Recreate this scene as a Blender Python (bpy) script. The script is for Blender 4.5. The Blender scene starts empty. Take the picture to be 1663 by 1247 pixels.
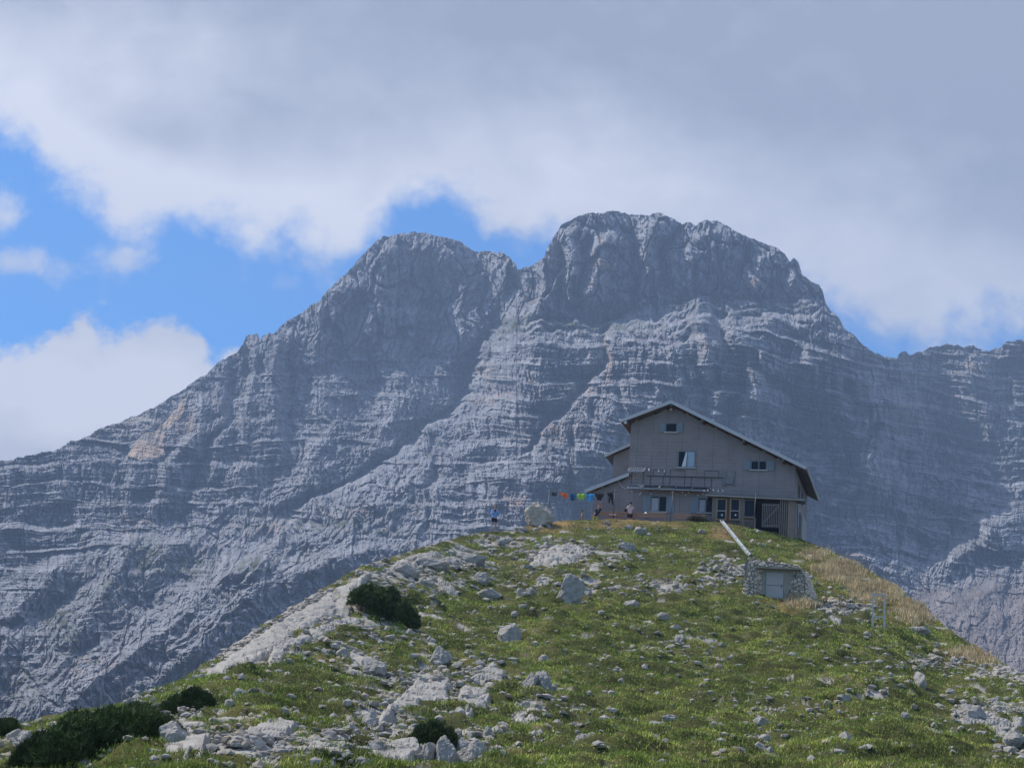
import bpy, bmesh, math, random
import numpy as np
from mathutils import Vector, Matrix
random.seed(7)
RNG = np.random.default_rng(11)
SC = bpy.context.scene
rad = math.radians

# ------------------------------------------------------------------ camera
FOC = 2400.0; PITCH = rad(16.6); ROLL = rad(5.0)
FW = np.array([0, math.cos(PITCH), math.sin(PITCH)])
_r = np.array([1.0, 0, 0]); _u = np.array([0, -math.sin(PITCH), math.cos(PITCH)])
CR = math.cos(ROLL)*_r + math.sin(ROLL)*_u
CU = math.cos(ROLL)*_u - math.sin(ROLL)*_r
cam_data = bpy.data.cameras.new('camera'); cam = bpy.data.objects.new('camera', cam_data)
SC.collection.objects.link(cam); SC.camera = cam
cam_data.sensor_width = 36; cam_data.lens = 36*FOC/1663
cam_data.clip_start = 0.1; cam_data.clip_end = 12000
cam.matrix_world = Matrix(((CR[0], CU[0], -FW[0], 0), (CR[1], CU[1], -FW[1], 0), (CR[2], CU[2], -FW[2], 0), (0, 0, 0, 1)))

# ------------------------------------------------------------------ sun and exposure
SUN_AZ, SUN_EL = rad(-68), rad(50)          # azimuth clockwise from +Y, elevation
SUNDIR = np.array([math.sin(SUN_AZ)*math.cos(SUN_EL), math.cos(SUN_AZ)*math.cos(SUN_EL), math.sin(SUN_EL)])
ld = bpy.data.lights.new('sun', 'SUN'); ld.energy = 4.6; ld.angle = rad(0.6); ld.color = (1.0, 0.95, 0.87)
sun = bpy.data.objects.new('sun', ld); SC.collection.objects.link(sun)
sun.rotation_euler = Vector(SUNDIR).to_track_quat('Z', 'Y').to_euler()
SC.view_settings.view_transform = 'Standard'; SC.view_settings.look = 'None'
SC.view_settings.exposure = 0.54; SC.view_settings.gamma = 1
SC.cycles.use_denoising = True
SC.cycles.max_bounces = 5; SC.cycles.diffuse_bounces = 2; SC.cycles.glossy_bounces = 2; SC.cycles.volume_bounces = 0
SC.cycles.transmission_bounces = 3; SC.cycles.transparent_max_bounces = 6
SC.cycles.sample_clamp_indirect = 4

def pdir(px, py):
    px = np.asarray(px, float); py = np.asarray(py, float)
    a = (px-831.5)/FOC; b = -(py-623.5)/FOC
    return a[..., None]*CR + b[..., None]*CU + FW
def azel(px, py):
    v = pdir(px, py); h = np.hypot(v[..., 0], v[..., 1])
    return np.arctan2(v[..., 0], v[..., 1]), v[..., 2]/h

# ------------------------------------------------------------------ world: sky and clouds
W = bpy.data.worlds.new('World'); SC.world = W; W.use_nodes = True
nt = W.node_tree; nt.nodes.clear()
class NB:
    def __init__(s, nt): s.nt = nt
    def n(s, t, **k):
        x = s.nt.nodes.new(t)
        for a, b in k.items(): setattr(x, a, b)
        return x
    def put(s, sock, v):
        if hasattr(v, 'links') or isinstance(v, bpy.types.NodeSocket): s.nt.links.new(v, sock)
        else:
            if isinstance(v, (tuple, list)) and len(v) == 3 and sock.type == 'RGBA': v = (*v, 1)
            sock.default_value = v
    def m(s, op, a, b=0.0, c=None, clamp=False):
        x = s.n('ShaderNodeMath', operation=op, use_clamp=clamp)
        s.put(x.inputs[0], a); s.put(x.inputs[1], b)
        if c is not None: s.put(x.inputs[2], c)
        return x.outputs[0]
    def vm(s, op, a, b=None):
        x = s.n('ShaderNodeVectorMath', operation=op); s.put(x.inputs[0], a)
        if b is not None: s.put(x.inputs[1], b)
        return x.outputs[0]
    def ss(s, v, lo, hi, a=0.0, b=1.0):
        x = s.n('ShaderNodeMapRange', interpolation_type='SMOOTHSTEP')
        s.put(x.inputs[0], v); s.put(x.inputs[1], lo); s.put(x.inputs[2], hi); s.put(x.inputs[3], a); s.put(x.inputs[4], b)
        return x.outputs[0]
    def mix(s, f, a, b, mode='MIX'):
        x = s.n('ShaderNodeMix', data_type='RGBA', blend_type=mode)
        s.put(x.inputs[0], f); s.put(x.inputs[6], a); s.put(x.inputs[7], b); return x.outputs[2]
    def noise(s, vec, scale, detail=4, rough=0.5, dist=0.0, col=False):
        x = s.n('ShaderNodeTexNoise'); s.put(x.inputs['Vector'], vec); s.put(x.inputs['Scale'], scale)
        s.put(x.inputs['Detail'], detail); s.put(x.inputs['Roughness'], rough); s.put(x.inputs['Distortion'], dist)
        return x.outputs['Color'] if col else x.outputs['Fac']
    def comb(s, a, b, c=0.0):
        x = s.n('ShaderNodeCombineXYZ'); s.put(x.inputs[0], a); s.put(x.inputs[1], b); s.put(x.inputs[2], c); return x.outputs[0]
    def curve(s, v, pts):
        x = s.n('ShaderNodeFloatCurve'); c = x.mapping.curves[0]
        pts = sorted(pts)
        while len(c.points) < len(pts): c.points.new(0.5, 0.5)
        for p, (a, b) in zip(c.points, pts): p.location = (a, b)
        x.mapping.update(); s.put(x.inputs['Value'], v); return x.outputs[0]
b = NB(nt)
tc = b.n('ShaderNodeTexCoord'); sep = b.n('ShaderNodeSeparateXYZ'); nt.links.new(tc.outputs['Generated'], sep.inputs[0])
sx, sy, sz = sep.outputs
yy = b.m('MAXIMUM', sy, 0.05)
PX = b.m('DIVIDE', sx, yy); PZ = b.m('DIVIDE', sz, yy)
def gn(px, py):
    v = pdir(px, py); return float(v[0]/v[1]), float(v[2]/v[1])
P2 = b.comb(PX, PZ, 0.0)
wob = b.m('SUBTRACT', b.noise(P2, 22, 6, 0.55), 0.5)
wob2 = b.m('SUBTRACT', b.noise(b.comb(PX, PZ, 3.3), 7, 3, 0.5), 0.5)
wobf = b.m('SUBTRACT', b.noise(b.comb(PX, PZ, 7.7), 60, 7, 0.66), 0.5)
def edge_curve(pts):
    q = [gn(*p) for p in pts]
    # x range -0.5..0.5 -> 0..1 ; z kept
    return b.curve(b.m('ADD', PX, 0.5, clamp=True), [(a+0.5, z) for a, z in q])
E1 = edge_curve([(-260,120),(0,205),(40,225),(75,300),(140,345),(200,395),(245,400),(290,368),(380,378),(440,388),(500,420),(545,440),(600,385),(640,345),(690,310),(740,322),(800,385),(840,405),(880,385),(940,430),(1100,500),(1280,470),(1370,515),(1440,548),(1520,556),(1600,545),(1700,525),(2000,480)])
d1 = b.m('SUBTRACT', PZ, E1)
d1 = b.m('ADD', d1, b.m('MULTIPLY', wob, 0.085)); d1 = b.m('ADD', d1, b.m('MULTIPLY', wob2, 0.03)); d1 = b.m('ADD', d1, b.m('MULTIPLY', wobf, 0.04))
M1 = b.ss(d1, -0.016, 0.030)
# lower left cumulus (its top edge)
E2 = edge_curve([(-260,540),(0,560),(60,548),(130,522),(180,545),(225,520),(275,512),(318,535),(345,572),(385,562),(425,640),(520,760),(700,900)])
d2 = b.m('SUBTRACT', E2, PZ); d2 = b.m('ADD', d2, b.m('MULTIPLY', wob, 0.05)); d2 = b.m('ADD', d2, b.m('MULTIPLY', wobf, 0.045))
M2 = b.ss(d2, -0.006, 0.014)
def blob(px, py, rx, ry, amp=0.06):
    a, z = gn(px, py)
    u_ = b.m('DIVIDE', b.m('SUBTRACT', PX, a), rx/FOC*1.05); w_ = b.m('DIVIDE', b.m('SUBTRACT', PZ, z), ry/FOC*1.1)
    r2 = b.m('ADD', b.m('MULTIPLY', u_, u_), b.m('MULTIPLY', w_, w_))
    return b.m('POWER', 2.71828, b.m('MULTIPLY', r2, -1.0))
def wisp(px, py, rx, ry, k=1.0):
    g = blob(px, py, rx, ry); g = b.m('ADD', g, b.m('MULTIPLY', wob, 2.6)); g = b.m('ADD', g, b.m('MULTIPLY', wobf, 1.3))
    return b.m('MULTIPLY', b.ss(g, 0.25, 1.35), k)
MW = b.m('MAXIMUM', wisp(0, 350, 55, 48, 0.85), wisp(45, 425, 90, 34, 0.75))
MW = b.m('MAXIMUM', MW, wisp(205, 420, 70, 30, 0.75)); MW = b.m('MAXIMUM', MW, wisp(465, 462, 34, 20, 0.3))
MM = b.m('MAXIMUM', b.m('MAXIMUM', M1, M2), MW)
# behind the camera: broken cloud
back = b.ss(b.noise(tc.outputs['Generated'], 2.2, 5, 0.55), 0.42, 0.6)
front = b.ss(sy, 0.02, 0.2)
MM = b.m('ADD', b.m('MULTIPLY', MM, front), b.m('MULTIPLY', back, b.m('SUBTRACT', 1.0, front)), clamp=True)
# cloud colour
def lin(r, g, b_):
    f = lambda c: (c/255/12.92) if c/255 <= 0.04045 else ((c/255+0.055)/1.055)**2.4
    return (f(r), f(g), f(b_))
big = b.m('SUBTRACT', b.noise(b.comb(PX, PZ, 1.0), 5.5, 3, 0.5), 0.5)
L = b.m('MULTIPLY', blob(0, 120, 330, 190), 0.75)
for (x, y, rx, ry, k) in [(60, 270, 200, 90, .62), (330, 330, 240, 110, .55), (560, 360, 180, 120, .58), (980, 300, 300, 130, .66), (760, 200, 240, 120, .22), (1500, 470, 330, 120, .52),
                          (1350, 330, 260, 120, .25), (150, 640, 520, 130, .85), (40, 400, 260, 110, .5), (350, 110, 200, 100, .28)]:
    L = b.m('ADD', L, b.m('MULTIPLY', blob(x, y, rx, ry), k))
for (x, y, rx, ry, k) in [(830, 30, 170, 60, .24), (1500, 120, 420, 160, .10), (1250, 200, 200, 120, .05), (250, 215, 110, 45, .22)]:
    L = b.m('SUBTRACT', L, b.m('MULTIPLY', blob(x, y, rx, ry), k))
L = b.m('ADD', L, b.m('MULTIPLY', big, 0.55)); L = b.m('ADD', L, b.m('MULTIPLY', wob, 0.46)); L = b.m('ADD', L, b.m('MULTIPLY', b.m('SUBTRACT', b.noise(b.comb(PX, b.m('MULTIPLY', PZ, 1.6), 5.0), 13, 5, 0.6, 0.6), 0.5), 0.45)); L = b.m('ADD', L, b.m('MULTIPLY', wobf, 0.16))
L = b.m('ADD', L, b.m('MULTIPLY', b.ss(d1, 0.0, 0.10, 1.0, 0.0), 0.22))
cr = b.n('ShaderNodeValToRGB'); nt.links.new(b.m('ADD', b.m('MULTIPLY', L, 0.95), 0.08, clamp=True), cr.inputs[0])
e = cr.color_ramp.elements
e[0].position = 0.0; e[0].color = (*lin(146, 152, 165), 1)
e[1].position = 1.0; e[1].color = (*lin(230, 229, 234), 1)
x = e.new(0.3); x.color = (*lin(166, 171, 183), 1)
x = e.new(0.62); x.color = (*lin(197, 199, 209), 1)
sky = b.n('ShaderNodeTexSky', sky_type='NISHITA'); sky.sun_disc = False
sky.sun_elevation = SUN_EL; sky.sun_rotation = SUN_AZ; sky.altitude = 2000; sky.air_density = 1.0; sky.dust_density = 0.4; sky.ozone_density = 1.5
tint = b.mix(1.0, sky.outputs[0], (0.20, 0.84, 1.34), 'MULTIPLY')
bg1 = b.n('ShaderNodeBackground'); nt.links.new(tint, bg1.inputs[0]); bg1.inputs[1].default_value = 0.13
bg2 = b.n('ShaderNodeBackground'); nt.links.new(cr.outputs[0], bg2.inputs[0]); bg2.inputs[1].default_value = 1.0
mx = b.n('ShaderNodeMixShader'); nt.links.new(MM, mx.inputs[0]); nt.links.new(bg1.outputs[0], mx.inputs[1]); nt.links.new(bg2.outputs[0], mx.inputs[2])
out = b.n('ShaderNodeOutputWorld'); nt.links.new(mx.outputs[0], out.inputs[0])
W.cycles.sampling_method = 'MANUAL'; W.cycles.sample_map_resolution = 512

# ------------------------------------------------------------------ numpy noise
_perm = np.random.default_rng(5).permutation(4096).astype(np.int64)
def _h(ix, iy, iz): return _perm[(_perm[(_perm[ix & 4095] + iy) & 4095] + iz) & 4095]
def perlin(x, y, z=0.0):
    x, y, z = np.broadcast_arrays(np.asarray(x, float), y, z)
    xi = np.floor(x); yi = np.floor(y); zi = np.floor(z)
    xf = x-xi; yf = y-yi; zf = z-zi; xi = xi.astype(np.int64); yi = yi.astype(np.int64); zi = zi.astype(np.int64)
    q = lambda t: t*t*t*(t*(t*6-15)+10)
    u, v, w = q(xf), q(yf), q(zf); res = 0
    flat = not np.any(zf)
    for dz in ((0,) if flat else (0, 1)):
        for dy in (0, 1):
            for dx in (0, 1):
                h = _h(xi+dx, yi+dy, zi+dz)
                a = (h & 255)*(2*math.pi/256)
                g = np.cos(a)*(xf-dx)+np.sin(a)*(yf-dy)
                if not flat: g = g + ((h >> 8)/8.0-0.94)*(zf-dz)
                g = g*(u if dx else 1-u)*(v if dy else 1-v)
                if not flat: g = g*(w if dz else 1-w)
                res = res+g
    return res*1.4
def fbm(x, y, z=0.0, o=4, g=0.5):
    s = 0; a = 1.0
    for i in range(o):
        s = s+a*perlin(x*2**i+17.3*i, y*2**i+9.1*i, z*2**i if np.ndim(z) or z else 3.7*i+0.0); a *= g
    return s
def ridged(x, y, z=0.0, o=4, g=0.5):
    s = 0; a = 1.0
    for i in range(o):
        s = s+a*(1-2.2*np.abs(perlin(x*2**i+31.7*i, y*2**i+5.1*i, z))); a *= g
    return s
def facet(x, y, z=0, tilt=1.0, seed=0):
    """angular blocks: every Voronoi cell gets its own height and tilt; returns height, distance to the cell edge"""
    x, y = np.broadcast_arrays(np.asarray(x, float), y); xi = np.floor(x).astype(np.int64); yi = np.floor(y).astype(np.int64); zi = np.asarray(z).astype(np.int64)+seed*131
    best = np.full(x.shape, 9.0); sec = np.full(x.shape, 9.0); h = np.zeros(x.shape)
    for dy in (-1, 0, 1):
        for dx in (-1, 0, 1):
            k = _h(xi+dx, yi+dy, zi); px = xi+dx+(k & 63)/63.0; py = yi+dy+((k >> 6) & 63)/63.0
            d = (x-px)**2+(y-py)**2; k2 = _perm[k]
            hh = (k2 & 63)/31.5-1+tilt*(((k2 >> 6) & 63)/31.5-1)*(x-px)*1.6+tilt*((k >> 3 & 63)/31.5-1)*(y-py)*1.6
            m_ = d < best; sec = np.where(m_, best, np.minimum(sec, d)); h = np.where(m_, hh, h); best = np.where(m_, d, best)
    return h, np.sqrt(sec)-np.sqrt(best)
def sst(x, a, b_):
    t = np.clip((x-a)/(b_-a), 0, 1); return t*t*(3-2*t)
def gauss(u, v, cx, cy, rx, ry): return np.exp(-((u-cx)/rx)**2-((v-cy)/ry)**2)
def inpoly(u, v, P):
    u = np.asarray(u); r = np.zeros(u.shape, bool); n = len(P)
    for i in range(n):
        x1, y1 = P[i]; x2, y2 = P[(i+1) % n]
        c = (y1 > v) != (y2 > v)
        r ^= c & (u < (x2-x1)*(v-y1)/((y2-y1) or 1e-9)+x1)
    return r

# ------------------------------------------------------------------ materials
def mat(name):
    m = bpy.data.materials.new(name); m.use_nodes = True
    t = m.node_tree; t.nodes.clear(); k = NB(t)
    o = k.n('ShaderNodeOutputMaterial'); p = k.n('ShaderNodeBsdfPrincipled'); t.links.new(p.outputs[0], o.inputs[0])
    return m, k, p
def pos(k, obj=True): return k.n('ShaderNodeTexCoord').outputs['Object']
def bump(k, p, h, s, d):
    x = k.n('ShaderNodeBump'); x.inputs['Strength'].default_value = s; x.inputs['Distance'].default_value = d
    k.put(x.inputs['Height'], h); k.nt.links.new(x.outputs[0], p.inputs['Normal'])
def simple(name, col, rough=0.7, metal=0.0, var=0.12, scale=6.0, bs=0.15, bd=0.01, spec=0.3):
    m, k, p = mat(name); v = pos(k)
    n = k.noise(v, scale, 5, 0.6)
    c = k.mix(n, tuple(max(0, c*(1-var*1.6)) for c in col), tuple(min(1, c*(1+var*1.6)) for c in col))
    k.put(p.inputs['Base Color'], c); p.inputs['Roughness'].default_value = rough; p.inputs['Metallic'].default_value = metal
    p.inputs['Specular IOR Level'].default_value = spec
    bump(k, p, k.noise(v, scale*3, 4), bs, bd); return m
def attr_mat(name, rough=0.9, scales=(1.0, 5.0), bs=0.6, bd=0.1, var=0.25, spec=0.2):
    m, k, p = mat(name); v = pos(k)
    a = k.n('ShaderNodeAttribute'); a.attribute_name = 'tone'
    n = k.noise(v, scales[0], 6, 0.65); n2 = k.noise(v, scales[1], 5, 0.6)
    f = k.m('ADD', k.m('MULTIPLY', k.m('SUBTRACT', n, 0.5), var*3), k.m('MULTIPLY', k.m('SUBTRACT', n2, 0.5), var*2))
    f = k.m('ADD', f, 1.0)
    c = k.n('ShaderNodeVectorMath', operation='SCALE'); k.put(c.inputs[0], a.outputs['Color']); k.put(c.inputs['Scale'], f)
    k.put(p.inputs['Base Color'], c.outputs[0]); p.inputs['Roughness'].default_value = rough
    p.inputs['Specular IOR Level'].default_value = spec
    bump(k, p, k.m('ADD', n, k.m('MULTIPLY', n2, 0.5)), bs, bd); return m

# ------------------------------------------------------------------ object helpers
COL = SC.collection
def link(name, me, parent=None, mats=()):
    o = bpy.data.objects.new(name, me); COL.objects.link(o)
    if parent is not None: o.parent = parent
    for m_ in mats: me.materials.append(m_)
    return o
def tag(o, label=None, cat=None, group=None, kind=None):
    if label: o['label'] = label
    if cat: o['category'] = cat
    if group: o['group'] = group
    if kind: o['kind'] = kind
    return o
def empty(name, loc, rz=0.0, label=None, cat=None, group=None):
    o = bpy.data.objects.new(name, None); COL.objects.link(o); o.location = loc; o.rotation_euler = (0, 0, rz)
    o.empty_display_size = 0.3
    return tag(o, label, cat, group)
def np_mesh(name, V, F, tone=None, smooth=True):
    me = bpy.data.meshes.new(name); V = np.asarray(V, np.float32); F = np.asarray(F, np.int32)
    n = F.shape[1]
    me.vertices.add(len(V)); me.vertices.foreach_set('co', V.ravel())
    me.loops.add(F.size); me.loops.foreach_set('vertex_index', F.ravel())
    me.polygons.add(len(F)); me.polygons.foreach_set('loop_start', np.arange(len(F), dtype=np.int32)*n)
    me.update(calc_edges=True)
    me.polygons.foreach_set('use_smooth', np.full(len(F), smooth))
    if tone is not None:
        a = me.color_attributes.new('tone', 'FLOAT_COLOR', 'POINT')
        c = np.ones((len(V), 4), np.float32); c[:, :3] = tone; a.data.foreach_set('color', c.ravel())
    return me
def grid_faces(nr, nc, wrap=False):
    i = np.arange(nr-1)[:, None]; j = np.arange(nc if wrap else nc-1)[None]
    a = i*nc+j; b_ = i*nc+(j+1) % nc
    return np.stack([a, b_, b_+nc, a+nc], -1).reshape(-1, 4)
class MB:
    def __init__(s): s.v = []; s.f = []; s.m = []
    def poly(s, pts, faces, mi=0):
        o = len(s.v); s.v += [tuple(p) for p in pts]
        for f in faces: s.f.append([o+i for i in f]); s.m.append(mi)
    def box(s, x0, x1, y0, y1, z0, z1, mi=0):
        s.poly([(x0,y0,z0),(x1,y0,z0),(x1,y1,z0),(x0,y1,z0),(x0,y0,z1),(x1,y0,z1),(x1,y1,z1),(x0,y1,z1)],
               [(0,3,2,1),(4,5,6,7),(0,1,5,4),(1,2,6,5),(2,3,7,6),(3,0,4,7)], mi)
    def prism(s, outline, y0, y1, mi=0):           # outline in x,z, extruded along y
        n = len(outline); P = [(x, y0, z) for x, z in outline]+[(x, y1, z) for x, z in outline]
        s.poly(P, [tuple(range(n)), tuple(range(2*n-1, n-1, -1))]+[(i, i+n, (i+1) % n+n, (i+1) % n) for i in range(n)], mi)
    def bar(s, a, b_, w, h=None, mi=0):            # rectangular bar between two points
        a = Vector(a); b_ = Vector(b_); h = h or w; d = (b_-a).normalized()
        up = Vector((0, 0, 1)) if abs(d.z) < 0.95 else Vector((0, 1, 0))
        sd = d.cross(up).normalized()*w/2; u2 = sd.cross(d).normalized()*h/2
        P = [a-sd-u2, a+sd-u2, a+sd+u2, a-sd+u2, b_-sd-u2, b_+sd-u2, b_+sd+u2, b_-sd+u2]
        s.poly(P, [(0,3,2,1),(4,5,6,7),(0,1,5,4),(1,2,6,5),(2,3,7,6),(3,0,4,7)], mi)
    def tube(s, pts, r, n=8, mi=0):
        pts = [Vector(p) for p in pts]; o = len(s.v); k = len(pts)
        for i, p in enumerate(pts):
            d = (pts[min(i+1, k-1)]-pts[max(i-1, 0)]).normalized()
            up = Vector((0, 0, 1)) if abs(d.z) < 0.9 else Vector((1, 0, 0))
            a = d.cross(up).normalized(); c = a.cross(d)
            rr = r[i] if isinstance(r, (list, tuple)) else r
            for j in range(n):
                t = 2*math.pi*j/n; s.v.append(tuple(p+a*math.cos(t)*rr+c*math.sin(t)*rr))
        for i in range(k-1):
            for j in range(n):
                s.f.append([o+i*n+j, o+i*n+(j+1) % n, o+(i+1)*n+(j+1) % n, o+(i+1)*n+j]); s.m.append(mi)
        s.f.append([o+j for j in range(n)][::-1]); s.m.append(mi)
        s.f.append([o+(k-1)*n+j for j in range(n)]); s.m.append(mi)
    def build(s, name, mats, parent=None, smooth=False, bevel=0.0):
        me = bpy.data.meshes.new(name); me.from_pydata(s.v, [], s.f); me.update()
        bm = bmesh.new(); bm.from_mesh(me); bmesh.ops.recalc_face_normals(bm, faces=bm.faces[:])
        bm.to_mesh(me); bm.free()
        for i, p in enumerate(me.polygons): p.material_index = s.m[i]; p.use_smooth = smooth
        o = link(name, me, parent, mats if isinstance(mats, (list, tuple)) else [mats])
        if bevel:
            bv = o.modifiers.new('bevel', 'BEVEL'); bv.width = bevel; bv.segments = 2; bv.limit_method = 'ANGLE'
        return o

# ------------------------------------------------------------------ foreground hill: height function
SIL = [(-400,1330),(-60,1205),(0,1182),(100,1162),(198,1142),(252,1122),(303,1099),(358,1062),(421,1018),(470,990),(522,958),(589,918),(640,903),(700,885),(740,873),(780,864),(830,863),(850,856),(890,848),(920,844),(1000,843),
       (1060,847),(1130,846),(1165,848),(1200,853),(1240,861),(1290,873),(1330,886),(1370,905),(1410,925),(1450,950),(1490,983),(1530,1013),(1570,1042),(1610,1066),(1663,1096),(1720,1130),(2100,1330)]
RC = [(-400,30),(0,35),(200,38),(300,42),(420,52),(590,66),(700,78),(780,88),(900,92),(1000,93.5),(1165,93.5),(1290,95),(1340,93),(1410,88),(1500,80),(1600,70),(1720,60),(2100,45)]
s_az, s_e = azel([p[0] for p in SIL], [p[1] for p in SIL])
r_u = np.interp([p[0] for p in SIL], [p[0] for p in RC], [p[1] for p in RC])
TAB = [(1316,18),(1244,25),(1172,36),(1100,48),(1040,57),(967,67),(940,72),(860,88),(822,94),(780,99)]
t_e = azel([831.5]*len(TAB), [p[0] for p in TAB])[1]
t_e = np.concatenate([[-1.2, -0.5, -0.22, -0.05], t_e]); t_r = np.array([1.3, 3.2, 6.5, 12]+[p[1] for p in TAB], float)
def crest(az):
    a = np.clip(az, s_az[0], s_az[-1]); return np.interp(a, s_az, s_e), np.interp(a, s_az, r_u)
def r_of_e(az, e):
    ec, rc = crest(az); base = np.interp(e, t_e, t_r); bc = np.interp(ec, t_e, t_r)
    return base+(rc-bc)*sst(e, ec-0.10, ec)
T_AZ = [azel(880, 850)[0], azel(1292, 873)[0]]
def hill_macro(x, y):
    """smooth height of the hill (vectorised over any shape)"""
    x = np.asarray(x, float); y = np.asarray(y, float)
    az = np.arctan2(x, y); r = np.hypot(x, y); ec, rc = crest(az)
    lo = np.full(r.shape, -1.2); hi = ec.copy()
    for _ in range(26):
        m_ = (lo+hi)/2; big_ = r_of_e(az, m_) > r; hi = np.where(big_, m_, hi); lo = np.where(big_, lo, m_)
    z = r*(lo+hi)/2
    zc = rc*ec; over = np.maximum(r-rc, 0)
    ter = sst(az, T_AZ[0]-0.015, T_AZ[0]+0.01)*(1-sst(az, T_AZ[1]-0.004, T_AZ[1]+0.02))
    flat = 17.0*ter+0.6*(1-ter)
    dr = np.maximum(over-flat, 0)
    drop = 0.035*np.minimum(over, flat)*(1-ter)+(0.012*np.minimum(over, flat)+0.13*sst(over, 0.1, 1.6))*ter + np.where(dr < 25, 0.018*dr**2, 0.018*625+0.9*(dr-25))
    z = np.where(r > rc, zc-drop, z)
    z = np.where(r < 1.3, -1.6, z)
    return np.maximum(z, -190)
def hill_micro(x, y, tuss=True):
    r = np.hypot(x, y)
    m_ = 0.25*fbm(x/7.0, y/5.0, o=3)
    if tuss:
        n = fbm(x/1.5+9, y/0.8, o=2)
        m_ = m_+0.30*np.abs(perlin(x/0.95, y/0.7))+0.22*n
    # fade by distance to the crest so that the outline stays
    az = np.arctan2(x, y); ec, rc = crest(az)
    k = 1-0.75*sst(r/rc, 0.8, 0.98)
    k = np.where((r > rc) & (r < rc+19), 0.1, k)
    return m_*k*sst(r, 2, 8)
def H(x, y): return hill_macro(x, y)+hill_micro(x, y)
def on_hill(px, py):
    """point of the hill seen at a pixel of the reference frame"""
    az, e_ = azel(px, py); ec, rc = crest(az); e_ = np.minimum(e_, ec-0.0006)
    r = r_of_e(az, e_); x = r*np.sin(az); y = r*np.cos(az)
    return x, y, H(x, y)

# rock and dry-grass zones on the hill, in reference pixels
ROCKY = [(380,1040,120,50,1.0),(500,985,90,40,1.0),(620,1130,60,30,.6),(700,1120,100,40,.9),(770,1100,60,30,.8),(640,935,110,35,.75),(740,912,80,22,.7),(905,902,70,22,.9),(985,905,45,18,.5),
         (640,1010,90,40,.45),(560,1060,90,40,.5),(420,1215,110,35,.95),(280,1180,90,40,.75),(540,1225,80,35,.9),(740,1220,90,40,.7),(620,1180,80,40,.6),(1080,955,90,14,.75),(1180,930,40,22,.95),
         (1370,990,50,18,.8),(1500,1080,90,16,.75),(1600,1160,75,26,.9),(1235,1160,50,18,.7),(1340,1170,60,16,.5),(960,1190,50,22,.6),(1120,1060,80,30,.4),(1430,1125,50,16,.5),(820,880,60,12,.7),(790,945,120,26,.4),
         (40,1230,80,40,.7),(860,1150,60,25,.6),(1640,1230,40,25,.6),(1230,1205,50,25,.4),(1650,1090,70,20,.9),(900,950,120,20,.35),(660,890,60,10,.5)]
DRY = [(1365,930,38,16,.9),(1425,962,42,16,1.0),(1325,903,24,11,.6),(1488,1000,34,14,.7),(1300,985,45,8,.8),(1480,990,30,12,.8),(900,853,50,10,.9),(1000,850,60,8,.5),(1175,868,25,14,.7),(1090,852,30,7,.4),(1600,1065,60,15,.5)]
def zone(u, v, L_):
    s = np.zeros(np.shape(u))
    for (cx, cy, rx, ry, k) in L_: s = np.maximum(s, k*np.exp(-((u-cx)/rx)**2-((v-cy)/ry)**2))
    return s
def to_px(x, y, z):
    d = np.stack([x, y, z], -1); a = d@CR; c = d@CU; w = np.maximum(d@FW, 1e-3)
    return 831.5+FOC*a/w, 623.5-FOC*c/w
def rockness(x, y, z):
    u, v = to_px(x, y, z); rz = zone(u, v, ROCKY)
    left = 0.25*sst(-(u-(1000-(v-850)*0.2)), 0, 300)
    return rz*0.85+left*0.42+0.85*fbm(x/1.5, y/1.2, o=5, g=.6)-0.37

# terrain mesh
azf = np.linspace(s_az[1]-0.06, s_az[-2]+0.05, 1150)
azc1 = np.linspace(azf[-1], azf[0]+2*math.pi, 70)[1:-1]
AZ = np.concatenate([azf, azc1])
NR_ = 560
tt = np.linspace(0, 1, NR_)
ec_, rc_ = crest(AZ)
rows = []
e_lo = -0.06
for t in tt:
    e_ = e_lo+(ec_-e_lo)*t; rows.append(r_of_e(AZ, e_))
near = [np.full_like(AZ, q) for q in (0.05, 0.8, 1.6, 2.6, 4, 6, 8.0)]
near = [np.minimum(q, rows[0]*f_) for q, f_ in zip(near, np.linspace(0.1, 0.93, 7))]
far = [rc_+q for q in (0.15,0.35,0.6,0.9,1.3,1.8,2.4,3,4,5,6,7.5,9,11,13,15,17,18,19,20,21,22.5,24,26,28,30,33,36,40,45,50,58,66,76,90,110,140,180,240,330)]
Rg = np.stack(near+rows+far); AZg = np.broadcast_to(AZ, Rg.shape)
gx = Rg*np.sin(AZg); gy = Rg*np.cos(AZg); gz0 = hill_macro(gx, gy)
rk = rockness(gx, gy, gz0)
gu, gv = to_px(gx, gy, gz0)
mic = hill_micro(gx, gy)
rkm = sst(rk, 0.20, 0.42)
rockdisp = 0.05*facet(gx/0.55, gy/0.55, tilt=.6)[0]+0.03
ck = 1-0.6*sst(Rg/rc_[None], 0.85, 1.0)
gz = gz0+mic*(1-0.6*rkm)+rockdisp*rkm*ck*sst(Rg, 5, 12)
dry = np.clip(zone(gu, gv, DRY)*1.3+0.35*fbm(gx/2.0, gy/1.5, o=3), 0, 1)*(zone(gu, gv, DRY) > 0.05)
n1 = fbm(gx/3.0, gy/2.0, o=4)[..., None]; n2 = fbm(gx/0.5, gy/0.4, o=3)[..., None]
grass = np.array([.070, .075, .026])*(1+0.35*n1+0.35*n2)+np.array([.030, .012, .002])*np.clip(n1, 0, 1)
soil = np.array([.20, .155, .11])
grass = grass*(1-sst(n2+n1*0.5, 0.55, 0.9)*0.6)+soil*sst(n2+n1*0.5, 0.55, 0.9)*0.6
tone = grass*(1-dry[..., None])+np.array([.27, .18, .075])*dry[..., None]*(1+0.3*n2)
rcol = np.array([.36, .34, .31])*(1+0.22*fbm(gx/0.8, gy/0.6, o=4)[..., None])
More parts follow.
